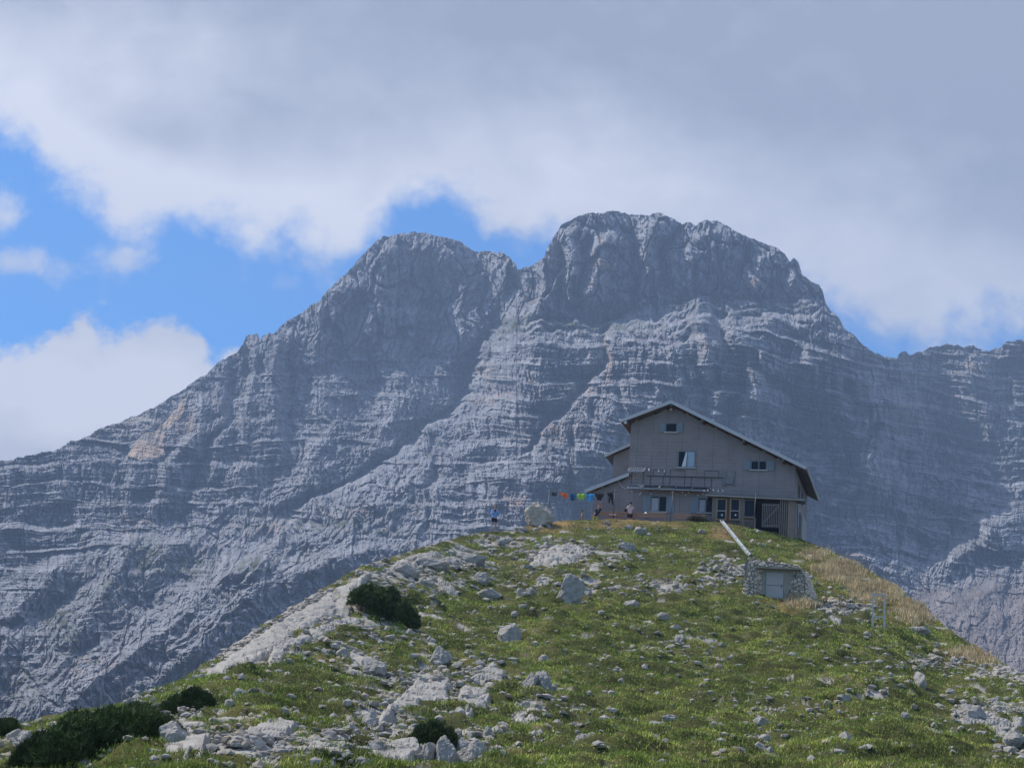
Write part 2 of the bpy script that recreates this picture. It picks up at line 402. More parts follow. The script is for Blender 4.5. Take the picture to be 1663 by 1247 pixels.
lich = sst(fbm(gx/0.6+40, gy/0.5, o=3), 0.25, 0.6)[..., None]*0.4
rcol = rcol*(1-lich)+np.array([.20, .20, .18])*lich
tone = tone*(1-rkm[..., None])+rcol*rkm[..., None]
V = np.stack([gx, gy, gz], -1).reshape(-1, 3)
M_hill = attr_mat('hill_ground', 0.95, (2.2, 11.0), 0.7, 0.06, 0.22, 0.1)
hill = link('ground', np_mesh('ground', V, grid_faces(Rg.shape[0], Rg.shape[1], True), np.clip(tone, .01, .8).reshape(-1, 3)), None, [M_hill])
tag(hill, 'grassy rocky hill rising to the hut', kind='structure')

# ------------------------------------------------------------------ mountain
SKY = [(-420,830),(-200,790),(0,748),(35,742),(60,735),(85,731),(120,715),(150,703),(180,690),(215,676),(250,662),(285,640),(300,630),(340,605),(355,590),(370,578),(384,572),(395,560),(400,548),(405,545),(412,543),(418,541),(422,552),(428,545),(437,540),(445,545),
       (455,530),(480,513),(500,500),(515,490),(527,476),(540,465),(560,445),(575,430),(590,412),(600,403),(612,390),(622,385),(645,381),(660,379),(680,377),(700,381),(720,385),(740,389),(755,397),(768,407),(780,410),(800,409),(815,410),(825,417),(832,425),(838,428),(840,437),(845,436),(860,430),
       (878,421),(884,418),(888,404),(897,390),(905,377),(912,366),(922,358),(935,352),(950,347),(970,345),(990,343),(1015,347),(1040,347),(1055,350),(1065,345),(1075,345),(1090,352),(1100,358),(1108,363),(1118,361),(1130,366),(1145,358),(1160,358),(1170,361),(1185,370),(1200,378),(1220,386),(1240,395),(1258,400),
       (1275,412),(1283,424),(1290,420),(1297,427),(1303,445),(1318,456),(1330,463),(1336,470),(1340,487),(1350,505),(1362,517),(1370,530),(1378,538),(1390,548),(1405,560),(1420,572),(1435,579),(1450,581),(1458,580),(1460,572),(1472,570),(1476,576),(1490,570),(1500,568),(1515,564),(1530,560),(1545,560),(1560,563),(1580,561),(1590,566),(1605,570),
       (1625,562),(1636,553),(1650,552),(1663,551),(1800,530),(2100,500)]
NU, NV = 1500, 760
U_ = np.concatenate([np.linspace(-420, -30, 60)[:-1], np.linspace(-30, 1693, NU), np.linspace(1693, 2100, 60)[1:]])
skv = np.interp(U_, [p[0] for p in SKY], [p[1] for p in SKY])+3.0*fbm(U_/14.0, 0.5, o=4)+1.5*np.abs(perlin(U_/5.0, 4.2))
tv = np.linspace(0, 1, NV)
VV = skv[None]+(1330-skv[None])*(tv[:, None]); UU = np.broadcast_to(U_, VV.shape)
# warped copies for feature outlines
wu = 9*fbm(UU/70, VV/70, o=4); wv = 9*fbm(UU/70+50, VV/70, o=4)
u = UU+wu; v = VV+wv
sh = u-831
D = np.interp(v-0.03*sh, [300,500,535,620,760,850,940,1050,1180,1330], [1560,1520,1490,1430,1335,1265,1120,960,790,640])
left = 1-sst(u, 760, 860)
D = D+left*(1-sst(v, 560, 900))*150+0.12*np.clip(u-420, -420, 400)*(1-sst(v, 760, 900))*(1-sst(u, 800, 900))
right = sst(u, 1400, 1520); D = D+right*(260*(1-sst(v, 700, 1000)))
dip = -0.02*(u-600)*(u < 600)+0.03*np.clip(u-600, 0, 400)+0.20*np.clip(u-1120, 0, 500)
st = v-dip*1.0+7*fbm(u/260, v/200+20, o=2)+0.9*fbm(u/24, v/24, o=2)-0.55*(wv)
q1 = st/34+0.35*fbm(st/50, u/260, o=2); q2 = st/11.5+0.5*fbm(st/22, u/130, o=2); q3 = st/4.6+0.4*perlin(st/9, u/60)
bedk1 = np.floor(q1); bedk2 = np.floor(q2)
bedshift = 9*np.tanh(1.5*perlin(bedk1*3.37+.5, u/300))+6*np.tanh(1.8*perlin(bedk2*5.71+.3, u/200))
# large bodies in front of the back wall: (left-edge polyline as u(v), protrusion, left softness, right fade, v range)
def body(poly, P, wl, wr, v0, v1, wv0=10, wv1=60):
    pv = [p[1] for p in poly]; pu = [p[0] for p in poly]
    e_ = np.interp(v, pv, pu); du = u-e_+bedshift*sst(v, 500, 560)
    f_ = sst(du, -wl*0.16, wl*0.06)*(0.62+0.38*sst(du, 0, 110))*(1-sst(du, wr*0.35, wr))
    vj = v+13*fbm(u/45, v0*1.0, o=4)+0.03*(u-1000); 
    return P*f_*(0.45*sst(vj, v0-wv0, v0+wv0)+0.30*sst(vj+8*perlin(u/30, 3.3), v0+10, v0+16)+0.25*sst(vj, v0+28, v0+36))*(1-sst(v, v1-wv1, v1+wv1))
def rib(poly, P, wl, wr, wend=25):
    pv = [p[1] for p in poly]; pu = [p[0] for p in poly]
    du = u-np.interp(v, pv, pu)
    f_ = np.where(du < 0, np.clip(1+du/wl, 0, 1), np.clip(1-du/wr, 0, 1))
    return P*f_*sst(v, pv[0]-wend*.3, pv[0]+wend)*(1-sst(v, pv[-1]-wend, pv[-1]+wend))
prot = 0
def gully(poly, dep_, w):
    pv = [p[1] for p in poly]; pu = [p[0] for p in poly]; du = u-np.interp(v, pv, pu)+.5*bedshift
    return -dep_*np.exp(-(du/w)**2)*sst(v, pv[0]-10, pv[0]+20)*(1-sst(v, pv[-1]-20, pv[-1]+30))
for poly, dep_, w in [([(842,437),(815,500),(780,560),(758,640),(690,688),(650,735),(580,775),(510,803),(465,840)], 34, 15), ([(1012,500),(992,530),(972,590),(935,642),(885,678),(858,730)], 34, 11), ([(958,395),(948,450),(940,505)], 40, 8),
                      ([(1028,380),(1040,440),(1022,490)], 46, 9), ([(1100,365),(1075,420),(1080,470)], 34, 8), ([(1150,480),(1172,540),(1205,600),(1190,690)], 44, 12), ([(1110,500),(1128,570),(1145,640)], 30, 7),
                      ([(918,400),(912,450),(905,500)], 30, 7), ([(1208,400),(1212,450),(1240,500)], 26, 8), ([(620,420),(570,520),(545,600)], 26, 12), ([(690,430),(700,500),(680,600)], 26, 12), ([(470,560),(475,640),(470,720)], 26, 9),
                      ([(380,600),(372,680),(320,760),(300,840)], 30, 9), ([(1435,600),(1420,680),(1385,760),(1330,820)], 44, 16), ([(700,700),(705,780),(690,850)], 26, 7), ([(1000,600),(1010,680),(1000,760)], 20, 6), ([(930,700),(925,780),(935,840)], 26, 7)]:
    prot = prot+gully(poly, dep_, w)
prot = prot+body([(802,515),(792,530),(788,560),(775,600),(768,640),(735,665),(700,690),(660,735),(590,775),(520,805),(485,838),(460,870),(400,950),(300,1060)], 130, 24, 800, 522, 1000, 3, 260)
prot = prot+body([(1035,488),(1018,500),(1003,520),(990,555),(985,590),(965,615),(945,645),(925,665),(895,680),(875,700),(868,730),(690,800),(690,830),(670,870)], 95, 20, 420, 496, 960, 3, 220)
prot = prot+body([(1150,640),(1150,655),(1148,690),(1140,760)], 35, 10, 130, 640, 830, 8, 60)
prot = prot+body([(885,400),(884,470),(865,500),(860,540)], 45, 25, 120, 400, 520, 25, 20)
# summit pillars
for poly, P, wl, wr in [([(990,378),(975,410),(968,450),(962,500)], 48, 26, 55), ([(905,385),(893,420),(880,480),(872,520)], 24, 22, 40), ([(888,440),(880,470),(868,505)], 18, 10, 22),
                        ([(1068,348),(1050,400),(1035,450),(1020,480)], 40, 34, 45), ([(1148,362),(1120,420),(1105,480)], 34, 40, 55), ([(1170,365),(1185,420),(1195,470)], 30, 30, 60),
                        ([(1240,398),(1235,440),(1225,480)], 26, 30, 40), ([(1290,425),(1290,470),(1310,540),(1350,600)], 30, 34, 70), ([(935,355),(930,400),(925,470)], 22, 18, 26),
                        ([(1130,480),(1140,540),(1150,620)], 40, 28, 40), ([(1190,520),(1215,600),(1210,700),(1240,780)], 40, 50, 120), ([(1085,500),(1105,560),(1110,640)], 22, 24, 50),
                        ([(1300,560),(1350,640),(1400,720),(1430,800)], 45, 60, 120), ([(1180,620),(1165,660),(1158,720)], 38, 24, 34), ([(1205,640),(1195,700),(1190,760)], 26, 16, 34)]:
    prot = prot+1.25*rib(poly, P, wl, wr)
# left massif ribs and gullies
for poly, P, wl, wr in [([(640,385),(620,430),(600,500),(590,560)], 40, 90, 60), ([(700,385),(740,450),(760,520),(740,600)], 34, 60, 50), ([(560,450),(520,520),(510,600)], 40, 60, 60),
                        ([(455,535),(450,580),(440,640),(450,720)], 34, 40, 50), ([(408,548),(415,600),(395,680),(400,760)], 34, 24, 60), ([(800,412),(815,470),(800,520)], 24, 40, 25),
                        ([(640,560),(650,650),(600,740)], 32, 70, 60), ([(320,640),(325,700),(270,760),(250,830)], 34, 26, 60), ([(210,740),(215,800),(205,850)], 26, 60, 22),
                        ([(530,600),(540,680),(500,760),(480,820)], 26, 50, 60), ([(350,620),(360,700),(340,790)], 24, 20, 40)]:
    prot = prot+1.1*rib(poly, P, wl*.6, wr)
# lower left foot: ridges descending to the lower left
for poly, P, wl, wr in [([(215,865),(190,930),(140,1000),(90,1080),(20,1170)], 70, 60, 90), ([(410,900),(340,960),(250,1040),(150,1110),(60,1180)], 90, 80, 110), ([(430,870),(400,900),(380,960),(300,1060),(230,1130)], 44, 40, 70),
                        ([(110,900),(60,960),(0,1000),(-60,1050)], 60, 60, 60), ([(640,880),(560,900),(450,950),(380,1010),(330,1080)], 50, 60, 90), ([(300,860),(270,900),(250,960)], 34, 40, 40), ([(30,1010),(-10,1080),(-60,1150)], 60, 60, 70)]:
    prot = prot+rib(poly, P, wl, wr)
# right hand slopes
for poly, P, wl, wr in [([(1470,640),(1500,740),(1560,820),(1640,900)], 40, 90, 90), ([(1560,580),(1600,680),(1640,760)], 40, 90, 80), ([(1360,760),(1330,830),(1380,900),(1450,930)], 50, 90, 90),
                        ([(1450,780),(1470,840),(1520,880)], 40, 50, 60), ([(1640,830),(1600,880),(1540,920)], 60, 70, 60), ([(1420,640),(1430,720),(1400,800)], 30, 50, 60)]:
    prot = prot+1.2*rib(poly, P, wl*.6, wr)
D = D-prot
scree = np.clip(1.4*sst(u, 1465, 1500)*sst(v-0.0*u, 925, 965)*(1-0.8*gauss(u, v, 1560, 930, 80, 35)), 0, 1)
scree_l = inpoly(u, v, [(305,640),(288,650),(262,690),(225,715),(205,745),(225,752),(268,742),(268,700),(290,675)]).astype(float)
D = D-scree_l*6
soft = 1-0.62*scree-0.6*scree_l
# rock texture
warp = 1.0*fbm(u/90, v/90+7, o=3)
ribs = ridged(u/34+warp, v/110+warp*0.6, o=5, g=0.55)
blocks = ridged(u/52+warp*0.7, v/44+3.3, o=6, g=0.55)
rough_zone = np.clip((1-sst(v, 470, 560))*0.9+left*(1-sst(v, 520, 640))*0.7, 0, 1)
lowz = sst(v+0.35*(u-100), 870, 960)*(1-sst(u, 640, 800))
rz = sst(u, 1180, 1420)*sst(v, 600, 760)
f1, e1 = facet((u+14*warp)/34, (v+10*fbm(u/50, v/50+2, o=2))/78, tilt=0.8, seed=1); f2, e2 = facet((u+3*fbm(u/20, v/20))/13, v/26, tilt=1.0, seed=2); f3, e3 = facet(u/5.2, v/8.5, tilt=1.0, seed=3); f4, e4 = facet(u/2.6, v/3.4, tilt=1.0, seed=4)
rzc = np.clip(rough_zone+0.12, 0, 1)
D = D-soft*(ribs*6*rzc+blocks*(3.5+4*lowz+4*rz))
D = D-soft*(rzc+0.45*lowz+0.45*rz)*(f1*13+f2*6.5)-soft*(f3*2.6+f4*1.2)
D = D+soft*(rzc+0.4*lowz+0.5*rz)*(14*(1-sst(e1, 0, .10))+5.0*(1-sst(e2, 0, .12)))
# diagonal grooves on the slabs at the foot
gz_ = ridged((u*0.62+v*0.78)/16+warp, (u*0.78-v*0.62)/120, o=4, g=0.55)
D = D-soft*lowz*gz_*5.5
dg = ridged((u*0.35-v*0.94)/13+warp*1.4, (u*0.94+v*0.35)/90, o=4, g=0.55)
D = D-soft*rz*dg*4.0
# strata
str_zone = (1-0.55*left*(1-sst(v, 640, 820)))*np.clip(sst(v+0.15*np.maximum(0, 700-u)*0, 490, 600)*(1-0.75*lowz)*(1-0.55*rz)*(1-rough_zone*0.8), 0.08, 1)*soft
rgt = sst(u, 1130, 1230)*sst(v, 470, 540)*(1-sst(v, 900, 960)); str_zone = np.clip(str_zone+.55*rgt*soft, 0, 1.35)
def terrace(q, sharp):
    k = np.floor(q); f_ = q-k; return k+sst(f_, 1-sharp, 1.0)-q
lat = 0.6+0.8*np.clip(0.5+fbm(u/120, v/50+9, o=3), 0, 1)
D = D-str_zone*lat*(terrace(q1, 0.24)*25*np.clip(.62+1.0*fbm(u/95, bedk1*3.1+.2, o=3), .1, 1.15)+terrace(q2, 0.3)*7.0*(0.4+np.clip(0.5+1.2*fbm(u/80, v/30+3, o=2), 0, 1))+terrace(q3, 0.4)*3.0)
D = D-str_zone*(15*np.tanh(2.2*fbm(u/60, bedk1*5.37, o=4)))
bk, be = facet((u+bedshift*2)/19, bedk2+0.5, tilt=0.5, seed=6); bk1, be1 = facet(u/44, bedk1+0.5, tilt=0.5, seed=7)
D = D-str_zone*(bk*3.6+bk1*6.0)+str_zone*(4*(1-sst(be, 0, .06))+9*(1-sst(be1, 0, .035)))
# thin dark bedding joints and vertical cracks
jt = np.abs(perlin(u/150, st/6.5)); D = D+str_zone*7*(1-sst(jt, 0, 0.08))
cr_ = np.abs(perlin(u/11+fbm(u/60, v/60, o=2), v/75)); D = D+soft*3.2*(1-sst(cr_, 0, 0.09))*(0.4+0.6*str_zone)
D = D+soft*1.7*fbm(u/6, v/5, o=3)
D = np.maximum(D, 420)
dirs = pdir(UU, VV); hn = np.hypot(dirs[..., 0], dirs[..., 1])[..., None]
Pm = dirs/hn*D[..., None]
# tone
base = np.array([.250, .252, .275])
n = fbm(u/60, v/40, o=5); ns = fbm(u/5.5, v/45, o=4); nst = fbm(u/140, st/5.0, o=4)
T = base*(1+0.16*n[..., None]+0.30*ns[..., None]+0.30*(str_zone*nst)[..., None])
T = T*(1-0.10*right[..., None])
seam_ao = np.maximum(str_zone*(1-sst(jt, 0, .10)), np.maximum(str_zone*(1-sst(be1, 0, .05)), .8*rzc*(1-sst(e1, 0, .12)))); seam_ao = np.maximum(seam_ao, .6*(1-sst(cr_, 0, .07)))  # occlusion shade of joints, bed seams and cracks, painted into the rock tone
T = T*(1-.48*(1+.4*rgt[..., None])*seam_ao[..., None]*np.clip(.6+n, 0, 1.2)[..., None]); T = T*(1+.16*(bk*str_zone)[..., None]+(.16*f2+.12*f3)[..., None]*(rzc+.4*rz)[..., None])
ori = np.zeros_like(u)
for c in [(978,440,22,40,.9),(1000,495,30,14,.9),(958,500,26,12,.7),(875,475,20,14,.5),(1230,455,40,12,.7),(1270,468,25,8,.6),(985,590,12,40,.6),(940,640,25,20,.6),(900,700,45,14,.8),(1000,705,35,12,.6),(800,645,30,18,.5),(790,600,20,20,.4),(870,620,20,12,.4),
          (1140,560,8,20,.5),(1290,700,40,12,.6),(1480,670,35,26,.7),(1445,630,18,14,.7),(1580,600,40,14,.5),(300,690,14,18,.8),(210,850,20,16,.7),(830,815,30,8,.8),(560,830,60,10,.5),(430,855,60,10,.4),(1470,850,60,16,.5),(150,1080,60,16,.4),(1360,900,60,14,.4),(1210,680,10,30,.5),(1540,660,25,30,.4)]:
    ori = np.maximum(ori, c[4]*gauss(u, v, *c[:4]))
ori = np.clip(ori*sst(fbm(u/20, v/14+5, o=4), -0.25, 0.35), 0, 1)[..., None]
T = T*(1-ori*.8)+np.array([.46, .31, .205])*ori*.8
ped = np.zeros_like(u)
for c in [(930,530,120,8,.8),(1190,500,70,8,.5),(1290,500,40,6,.5),(760,600,30,10,.4),(850,522,60,9,.9),(905,520,50,8,.8),(1070,490,40,9,1.),(1105,480,16,12,.9),(235,905,28,26,.9),(305,915,26,16,.9),(410,918,22,18,.8),(530,850,70,8,.7),(330,1080,50,10,.8),(210,1130,50,16,.6),(300,1115,40,10,.8),(480,905,50,8,.4),(640,700,60,12,.25),(100,1000,30,40,.6),
          (1560,720,80,30,.35),(1400,780,60,30,.4),(1500,830,60,20,.4),(1300,840,50,30,.3),(560,1000,60,8,.4),(390,1000,20,30,.5),(180,960,20,40,.4),(30,1110,40,40,.5),(120,1050,30,30,.4),(620,860,40,6,.7),(470,1040,60,10,.4),(1480,620,40,14,.3)]:
    ped = np.maximum(ped, c[4]*gauss(u, v, *c[:4]))
ped = np.clip(ped*1.7*sst(fbm(u/14, v/8+15, o=4), -0.30, 0.25), 0, 1)[..., None]
T = T*(1-ped*.85)+np.array([.085, .098, .045])*ped*.85
s3 = scree[..., None]; T = T*(1-s3)+(np.array([.200, .175, .172])*(1+0.30*fbm(u/40+v/30, v/50, o=5)[..., None]+.35*sst(fbm(u/9, v/7, o=3), .3, .7)[..., None]))*s3
s4 = scree_l[..., None]*np.clip(0.6+0.5*n[..., None], 0, .9); T = T*(1-s4)+np.array([.50, .37, .26])*s4
upl = (gauss(u, v, 200, 690, 130, 26)*(1-scree_l))[..., None]; T = T*(1-upl*.4)+np.array([.45, .40, .35])*upl*.4
# bring the back side down and the foot out
Rt = D[0][None]; dz = Pm[0, :, 2][None]; dd = (dirs/hn)[0]
backs = []
for a_, fdz in [(30, 2), (80, 25), (160, 90), (300, 260), (480, 520)][::-1]:
    q = dd*(D[0][:, None]+a_); q[:, 2] = Pm[0, :, 2]-fdz; q[:, 2] = np.maximum(q[:, 2], -195); backs.append(q)
fronts = []
for rr, z_ in [(520, -90), (430, -150), (340, -192), (250, -196)]:
    q = dd*1.0; q = q/np.hypot(q[:, 0], q[:, 1])[:, None]*rr; q[:, 2] = z_; fronts.append(q)
ALL = np.concatenate([np.array(backs), Pm, np.array(fronts)])
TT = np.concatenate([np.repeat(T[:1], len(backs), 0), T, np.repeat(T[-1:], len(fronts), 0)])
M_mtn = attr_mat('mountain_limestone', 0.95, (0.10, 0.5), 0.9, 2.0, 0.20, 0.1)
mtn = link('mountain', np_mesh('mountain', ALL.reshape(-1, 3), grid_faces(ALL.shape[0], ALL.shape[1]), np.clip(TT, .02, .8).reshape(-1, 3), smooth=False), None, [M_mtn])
tag(mtn, 'huge grey limestone mountain with banded cliffs behind the hut', kind='structure')

# valley floor all round
vf = MB(); vf.v = [(6000*math.cos(a_*math.pi/24), 6000*math.sin(a_*math.pi/24), -197) for a_ in range(48)]; vf.f = [list(range(48))]; vf.m = [0]
tag(vf.build('valley_floor', simple('valley_scree', (.25, .24, .22), .95, scale=.02, bs=.3, bd=2)), 'pale scree floor of the valley', kind='structure')

# ------------------------------------------------------------------ haze
M_haze = bpy.data.materials.new('air_haze'); M_haze.use_nodes = True; t_ = M_haze.node_tree; t_.nodes.clear()
o_ = t_.nodes.new('ShaderNodeOutputMaterial'); pv_ = t_.nodes.new('ShaderNodeVolumePrincipled'); t_.links.new(pv_.outputs[0], o_.inputs['Volume'])
pv_.inputs['Density'].default_value = 0.00030; pv_.inputs['Color'].default_value = (.47, .65, 1.0, 1); pv_.inputs['Anisotropy'].default_value = 0.0
hz = MB(); hz.box(-3000, 3000, -600, 3200, -198.5, 1150)
hzo = hz.build('haze', M_haze); tag(hzo, 'thin blue air haze in front of the mountain', kind='stuff')

# ------------------------------------------------------------------ shared materials
M_clad = simple('cladding_grey_brown', (.270, .232, .226), .8, 0, .2, .9, .2, .004)
M_joint = simple('wall_joint', (.10, .09, .09), .9)
M_plaster = simple('plaster_cream', (.33, .31, .27), .95, 0, .14, 1.0, .4, .02)
M_fascia = simple('fascia_pale', (.50, .49, .49), .45, 0, .06, 2)
M_roof = simple('roof_dark_sheet', (.10, .10, .11), .5, .3, .1, 2)
M_soffit = simple('soffit_wood', (.12, .095, .08), .8)
M_frame = simple('window_frame_grey', (.20, .19, .19), .6)
M_sill = simple('sill_pale', (.50, .50, .50), .6)
M_shut = simple('shutter_blue_grey', (.22, .26, .30), .7, 0, .08, 3)
M_glass = simple('glass_dark', (.016, .02, .026), .12, 0, .05, 1, 0, 0, .10)
M_white = simple('white_paint', (.72, .73, .74), .5, 0, .04)
M_curtain = simple('curtain_white', (.62, .66, .72), .9, 0, .10, 5, .4, .02)
M_curtain2 = simple('curtain_blue', (.34, .44, .52), .9, 0, .12, 5, .4, .02)
M_wood = simple('weathered_wood', (.20, .165, .14), .85, 0, .22, 4, .5, .01)
M_woodl = simple('warm_wood', (.30, .22, .14), .75, 0, .18, 4, .4, .01)
M_bench = simple('bench_orange_wood', (.42, .22, .13), .7, 0, .15, 5, .3, .006)
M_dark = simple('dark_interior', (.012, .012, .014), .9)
M_solar = simple('solar_cell', (.02, .024, .035), .15, 0, .05, 8, 0, 0, .6)
M_alu = simple('aluminium', (.36, .37, .39), .5, .3, .05)
M_metal = simple('dark_metal_pole', (.07, .07, .08), .5, .5)
M_pipe = simple('galvanised_channel', (.55, .60, .64), .35, .4, .05, 3)
M_conc = simple('concrete_reveal', (.33, .31, .26), .95, 0, .14, 2.5, .6, .02)
M_door = simple('grey_door_paint', (.42, .40, .38), .6, 0, .07, 2)
M_bulb = simple('bulb_white', (.85, .85, .82), .3)
M_stone = attr_mat('limestone_boulder', 0.92, (2.0, 11.0), 0.7, 0.035, 0.13, 0.15)
M_mortar = simple('mortar', (.25, .225, .20), .95, 0, .15, 6, .8, .02)

# ------------------------------------------------------------------ the hut
YAW = rad(17.6)
HX = np.array([math.cos(YAW), -math.sin(YAW), 0]); HY = np.array([math.sin(YAW), math.cos(YAW), 0])
_o = pdir(1165, 848); HO = _o*95/_o[1]
def F(px, py, dep=0.0):
    """hut coordinates (x, z) of a measured point lying dep metres behind the facade"""
    d_ = pdir(px, py); q = d_*(((HO+HY*dep)@HY)/(d_@HY))-HO
    return float(q@HX), float(q[2])
def hut_world(x, y, z=0.0): return HO+HX*x+HY*y+np.array([0, 0, z])
def ground_z(x, y):            # hill height in hut coordinates
    w = hut_world(x, y); return float(H(np.array(w[0]), np.array(w[1])))-HO[2]
hut = empty('mountain_hut', HO, -YAW, 'large grey-brown clad mountain hut with a long lopsided gable roof on the hilltop', 'hut')
AP = F(1090, 650, -.8); LE = F(1008, 681, -.8); RE = F(1308.5, 757, -.8)
XL, XR = -6.16, 4.95
sl = (AP[1]-LE[1])/(AP[0]-LE[0]); sr = (AP[1]-RE[1])/(RE[0]-AP[0])
def roof_z(x): return AP[1]-((AP[0]-x)*sl if x < AP[0] else (x-AP[0])*sr)
shl = F(950, 795, -.4); shs = F(1022, 767.5, -.4); ss_ = (shs[1]-shl[1])/(shs[0]-shl[0])
def shed_z(x): return shl[1]+(x-shl[0])*ss_
XS = -8.42; ZB = -2.6
outline = [(XS, -1.0), (XS, shed_z(XS)-.2), (XL, shed_z(XL)-.2), (XL, roof_z(XL)-.25), (AP[0], AP[1]-.25), (XR, roof_z(XR)-.25), (XR, ZB), (0, ZB), (0, -1.0)]
w_ = MB()
w_.prism([(XL, -1.0), (XL, roof_z(XL)-.27), (AP[0], AP[1]-.27), (XR, roof_z(XR)-.27), (XR, ZB), (0, ZB)], 0.02, 8.0, 0)
w_.prism([(XS, -1.0), (XS, shed_z(XS)-.22), (XL-.003, shed_z(XL)-.22), (XL-.003, -1.0)], 0.021, 5.5, 0)
wall = w_.build('wall', [M_plaster], hut)
def span(z):
    xs = []
    n = len(outline)
    for i in range(n):
        (x1, z1), (x2, z2) = outline[i], outline[(i+1) % n]
        if (z1 > z) != (z2 > z): xs.append(x1+(x2-x1)*(z-z1)/(z2-z1))
    return (min(xs), max(xs)) if len(xs) >= 2 else None
c_ = MB(); cw = 1.03; z = -2.58; bh = .235
while z < AP[1]-.3:
    a = span(z+.002); b2 = span(min(z+bh, AP[1]-.27))
    if a and b2:
        x0 = XS-cw*.3
        while x0 < XR:
            x1 = x0+cw-.014
            pa = (max(x0, a[0]), min(x1, a[1])); pb = (max(x0, b2[0]), min(x1, b2[1]))
            if pa[1]-pa[0] > .02 and pb[1] < pb[0]: pb = ((pa[0]+pa[1])/2,)*2
            if pa[1]-pa[0] > .02 and pb[1] >= pb[0]:
                yb, yt = -.022, -.006
                c_.poly([(pa[0], yb, z), (pa[1], yb, z), (pb[1], yt, z+bh), (pb[0], yt, z+bh), (pa[0], .03, z), (pa[1], .03, z), (pb[1], .03, z+bh), (pb[0], .03, z+bh)],
                        [(0, 1, 2, 3), (0, 4, 5, 1), (0, 3, 7, 4), (1, 5, 6, 2)])
            x0 += cw
    z += bh
# cladding on the upper part of the right side wall
z = 1.85
while z < roof_z(XR)-.3:
    for k in range(8): c_.poly([(XR+.022, .0+k, z), (XR+.022, .986+k, z), (XR+.006, .986+k, z+bh), (XR+.006, k, z+bh), (XR-.03, k, z), (XR-.03, .986+k, z)], [(0, 1, 2, 3), (0, 4, 5, 1)])
    z += bh
c_.build('cladding', [M_clad], hut)
# roof
def chevron(pts, y0, y1, th, mb, mi=0):
    mb.prism(list(pts)+[(x, z-th) for x, z in reversed(pts)], y0, y1, mi)
r_ = MB(); chevron([LE, AP, RE], -.78, 8.5, .13, r_, 0)
roof = r_.build('roof', [M_roof], hut)
f_ = MB()
for (p, q) in ((LE, AP), (AP, RE)):
    d_ = -.80
    f_.prism([(p[0], p[1]+.015), (q[0], q[1]+.015), (q[0], q[1]-.23), (p[0], p[1]-.23)], -.83, -.785)
f_.build('fascia', [M_fascia], roof)
so = MB(); chevron([(LE[0]+.02, LE[1]-.135), (AP[0], AP[1]-.135), (RE[0]-.02, RE[1]-.135)], -.77, 8.45, .04, so); so.build('soffit', [M_soffit], roof)
for k, (ex, ez) in enumerate((LE, RE)):
    g_ = MB(); sg = -1 if k == 0 else 1
    g_.tube([(ex+sg*.03, -.8, ez-.06), (ex+sg*.03, 8.5, ez-.10)], .07, 8); g_.build('gutter', [M_fascia], roof, True)
rf = MB()                                                     # purlin ends under the rake
for x in (AP[0], -6.3, -1.2, 1.6, 4.2):
    rf = MB(); rf.box(x-.08, x+.08, -.76, .05, roof_z(x)-.42, roof_z(x)-.19); rf.build('purlin', [M_soffit], roof)
# lean-to roof on the left
l_ = MB(); l_.prism([shl, shs, (shs[0], shs[1]-.12), (shl[0], shl[1]-.12)], -.38, 5.8); lr = l_.build('lean_to_roof', [M_roof], hut)
l_ = MB(); l_.prism([(shl[0], shl[1]+.01), (shs[0], shs[1]+.01), (shs[0], shs[1]-.23), (shl[0], shl[1]-.23)], -.44, -.385); l_.build('fascia', [M_fascia], lr)
# solar sheet lying on the lean-to roof
l_ = MB(); a1 = (shl[0]+.45, shed_z(shl[0]+.45)+.10); a2 = (XL-.95, shed_z(XL-.95)+.14); l_.prism([a1, a2, (a2[0], a2[1]-.06), (a1[0], a1[1]-.06)], .1, 5.2)
l_.build('roof_solar_panel', [M_solar], hut)
# side wing behind, upper left
wl_ = F(982, 738, 1.6); wr_ = F(1024, 719.5, 1.6); wx = F(996, 752, 2.0)[0]; sw = (wr_[1]-wl_[1])/(wr_[0]-wl_[0])
g_ = MB(); g_.prism([(wx, -.9), (wx, wl_[1]+(wx-wl_[0])*sw-.2), (XL-.004, wl_[1]+(XL-wl_[0])*sw-.2), (XL-.004, -.9)], 2.0, 7.4); wing = g_.build('side_wing', [M_clad], hut)
g_ = MB(); zz = shed_z(-7)
while zz < 5.2:
    xr_ = XL-.006; xa = wx; tz = lambda x: wl_[1]+(x-wl_[0])*sw-.2
    if tz(xr_) > zz+bh:
        xa2 = max(wx, wl_[0]+(zz+bh+.2-wl_[1])/sw)
        g_.poly([(xa if xa2 == wx else xa2, 1.978, zz), (xr_, 1.978, zz), (xr_, 1.994, zz+bh), (xa2, 1.994, zz+bh), (xa if xa2 == wx else xa2, 2.01, zz), (xr_, 2.01, zz)], [(0, 1, 2, 3), (0, 4, 5, 1)])
    zz += bh
g_.build('cladding', [M_clad], wing)
g_ = MB(); g_.prism([wl_, wr_, (wr_[0], wr_[1]-.12), (wl_[0], wl_[1]-.12)], 1.6, 7.8); wrf = g_.build('roof', [M_roof], wing)
g_ = MB(); g_.prism([(wl_[0], wl_[1]+.01), (wr_[0], wr_[1]+.01), (wr_[0], wr_[1]-.20), (wl_[0], wl_[1]-.20)], 1.555, 1.598); g_.build('wing_fascia', [M_fascia], wing)

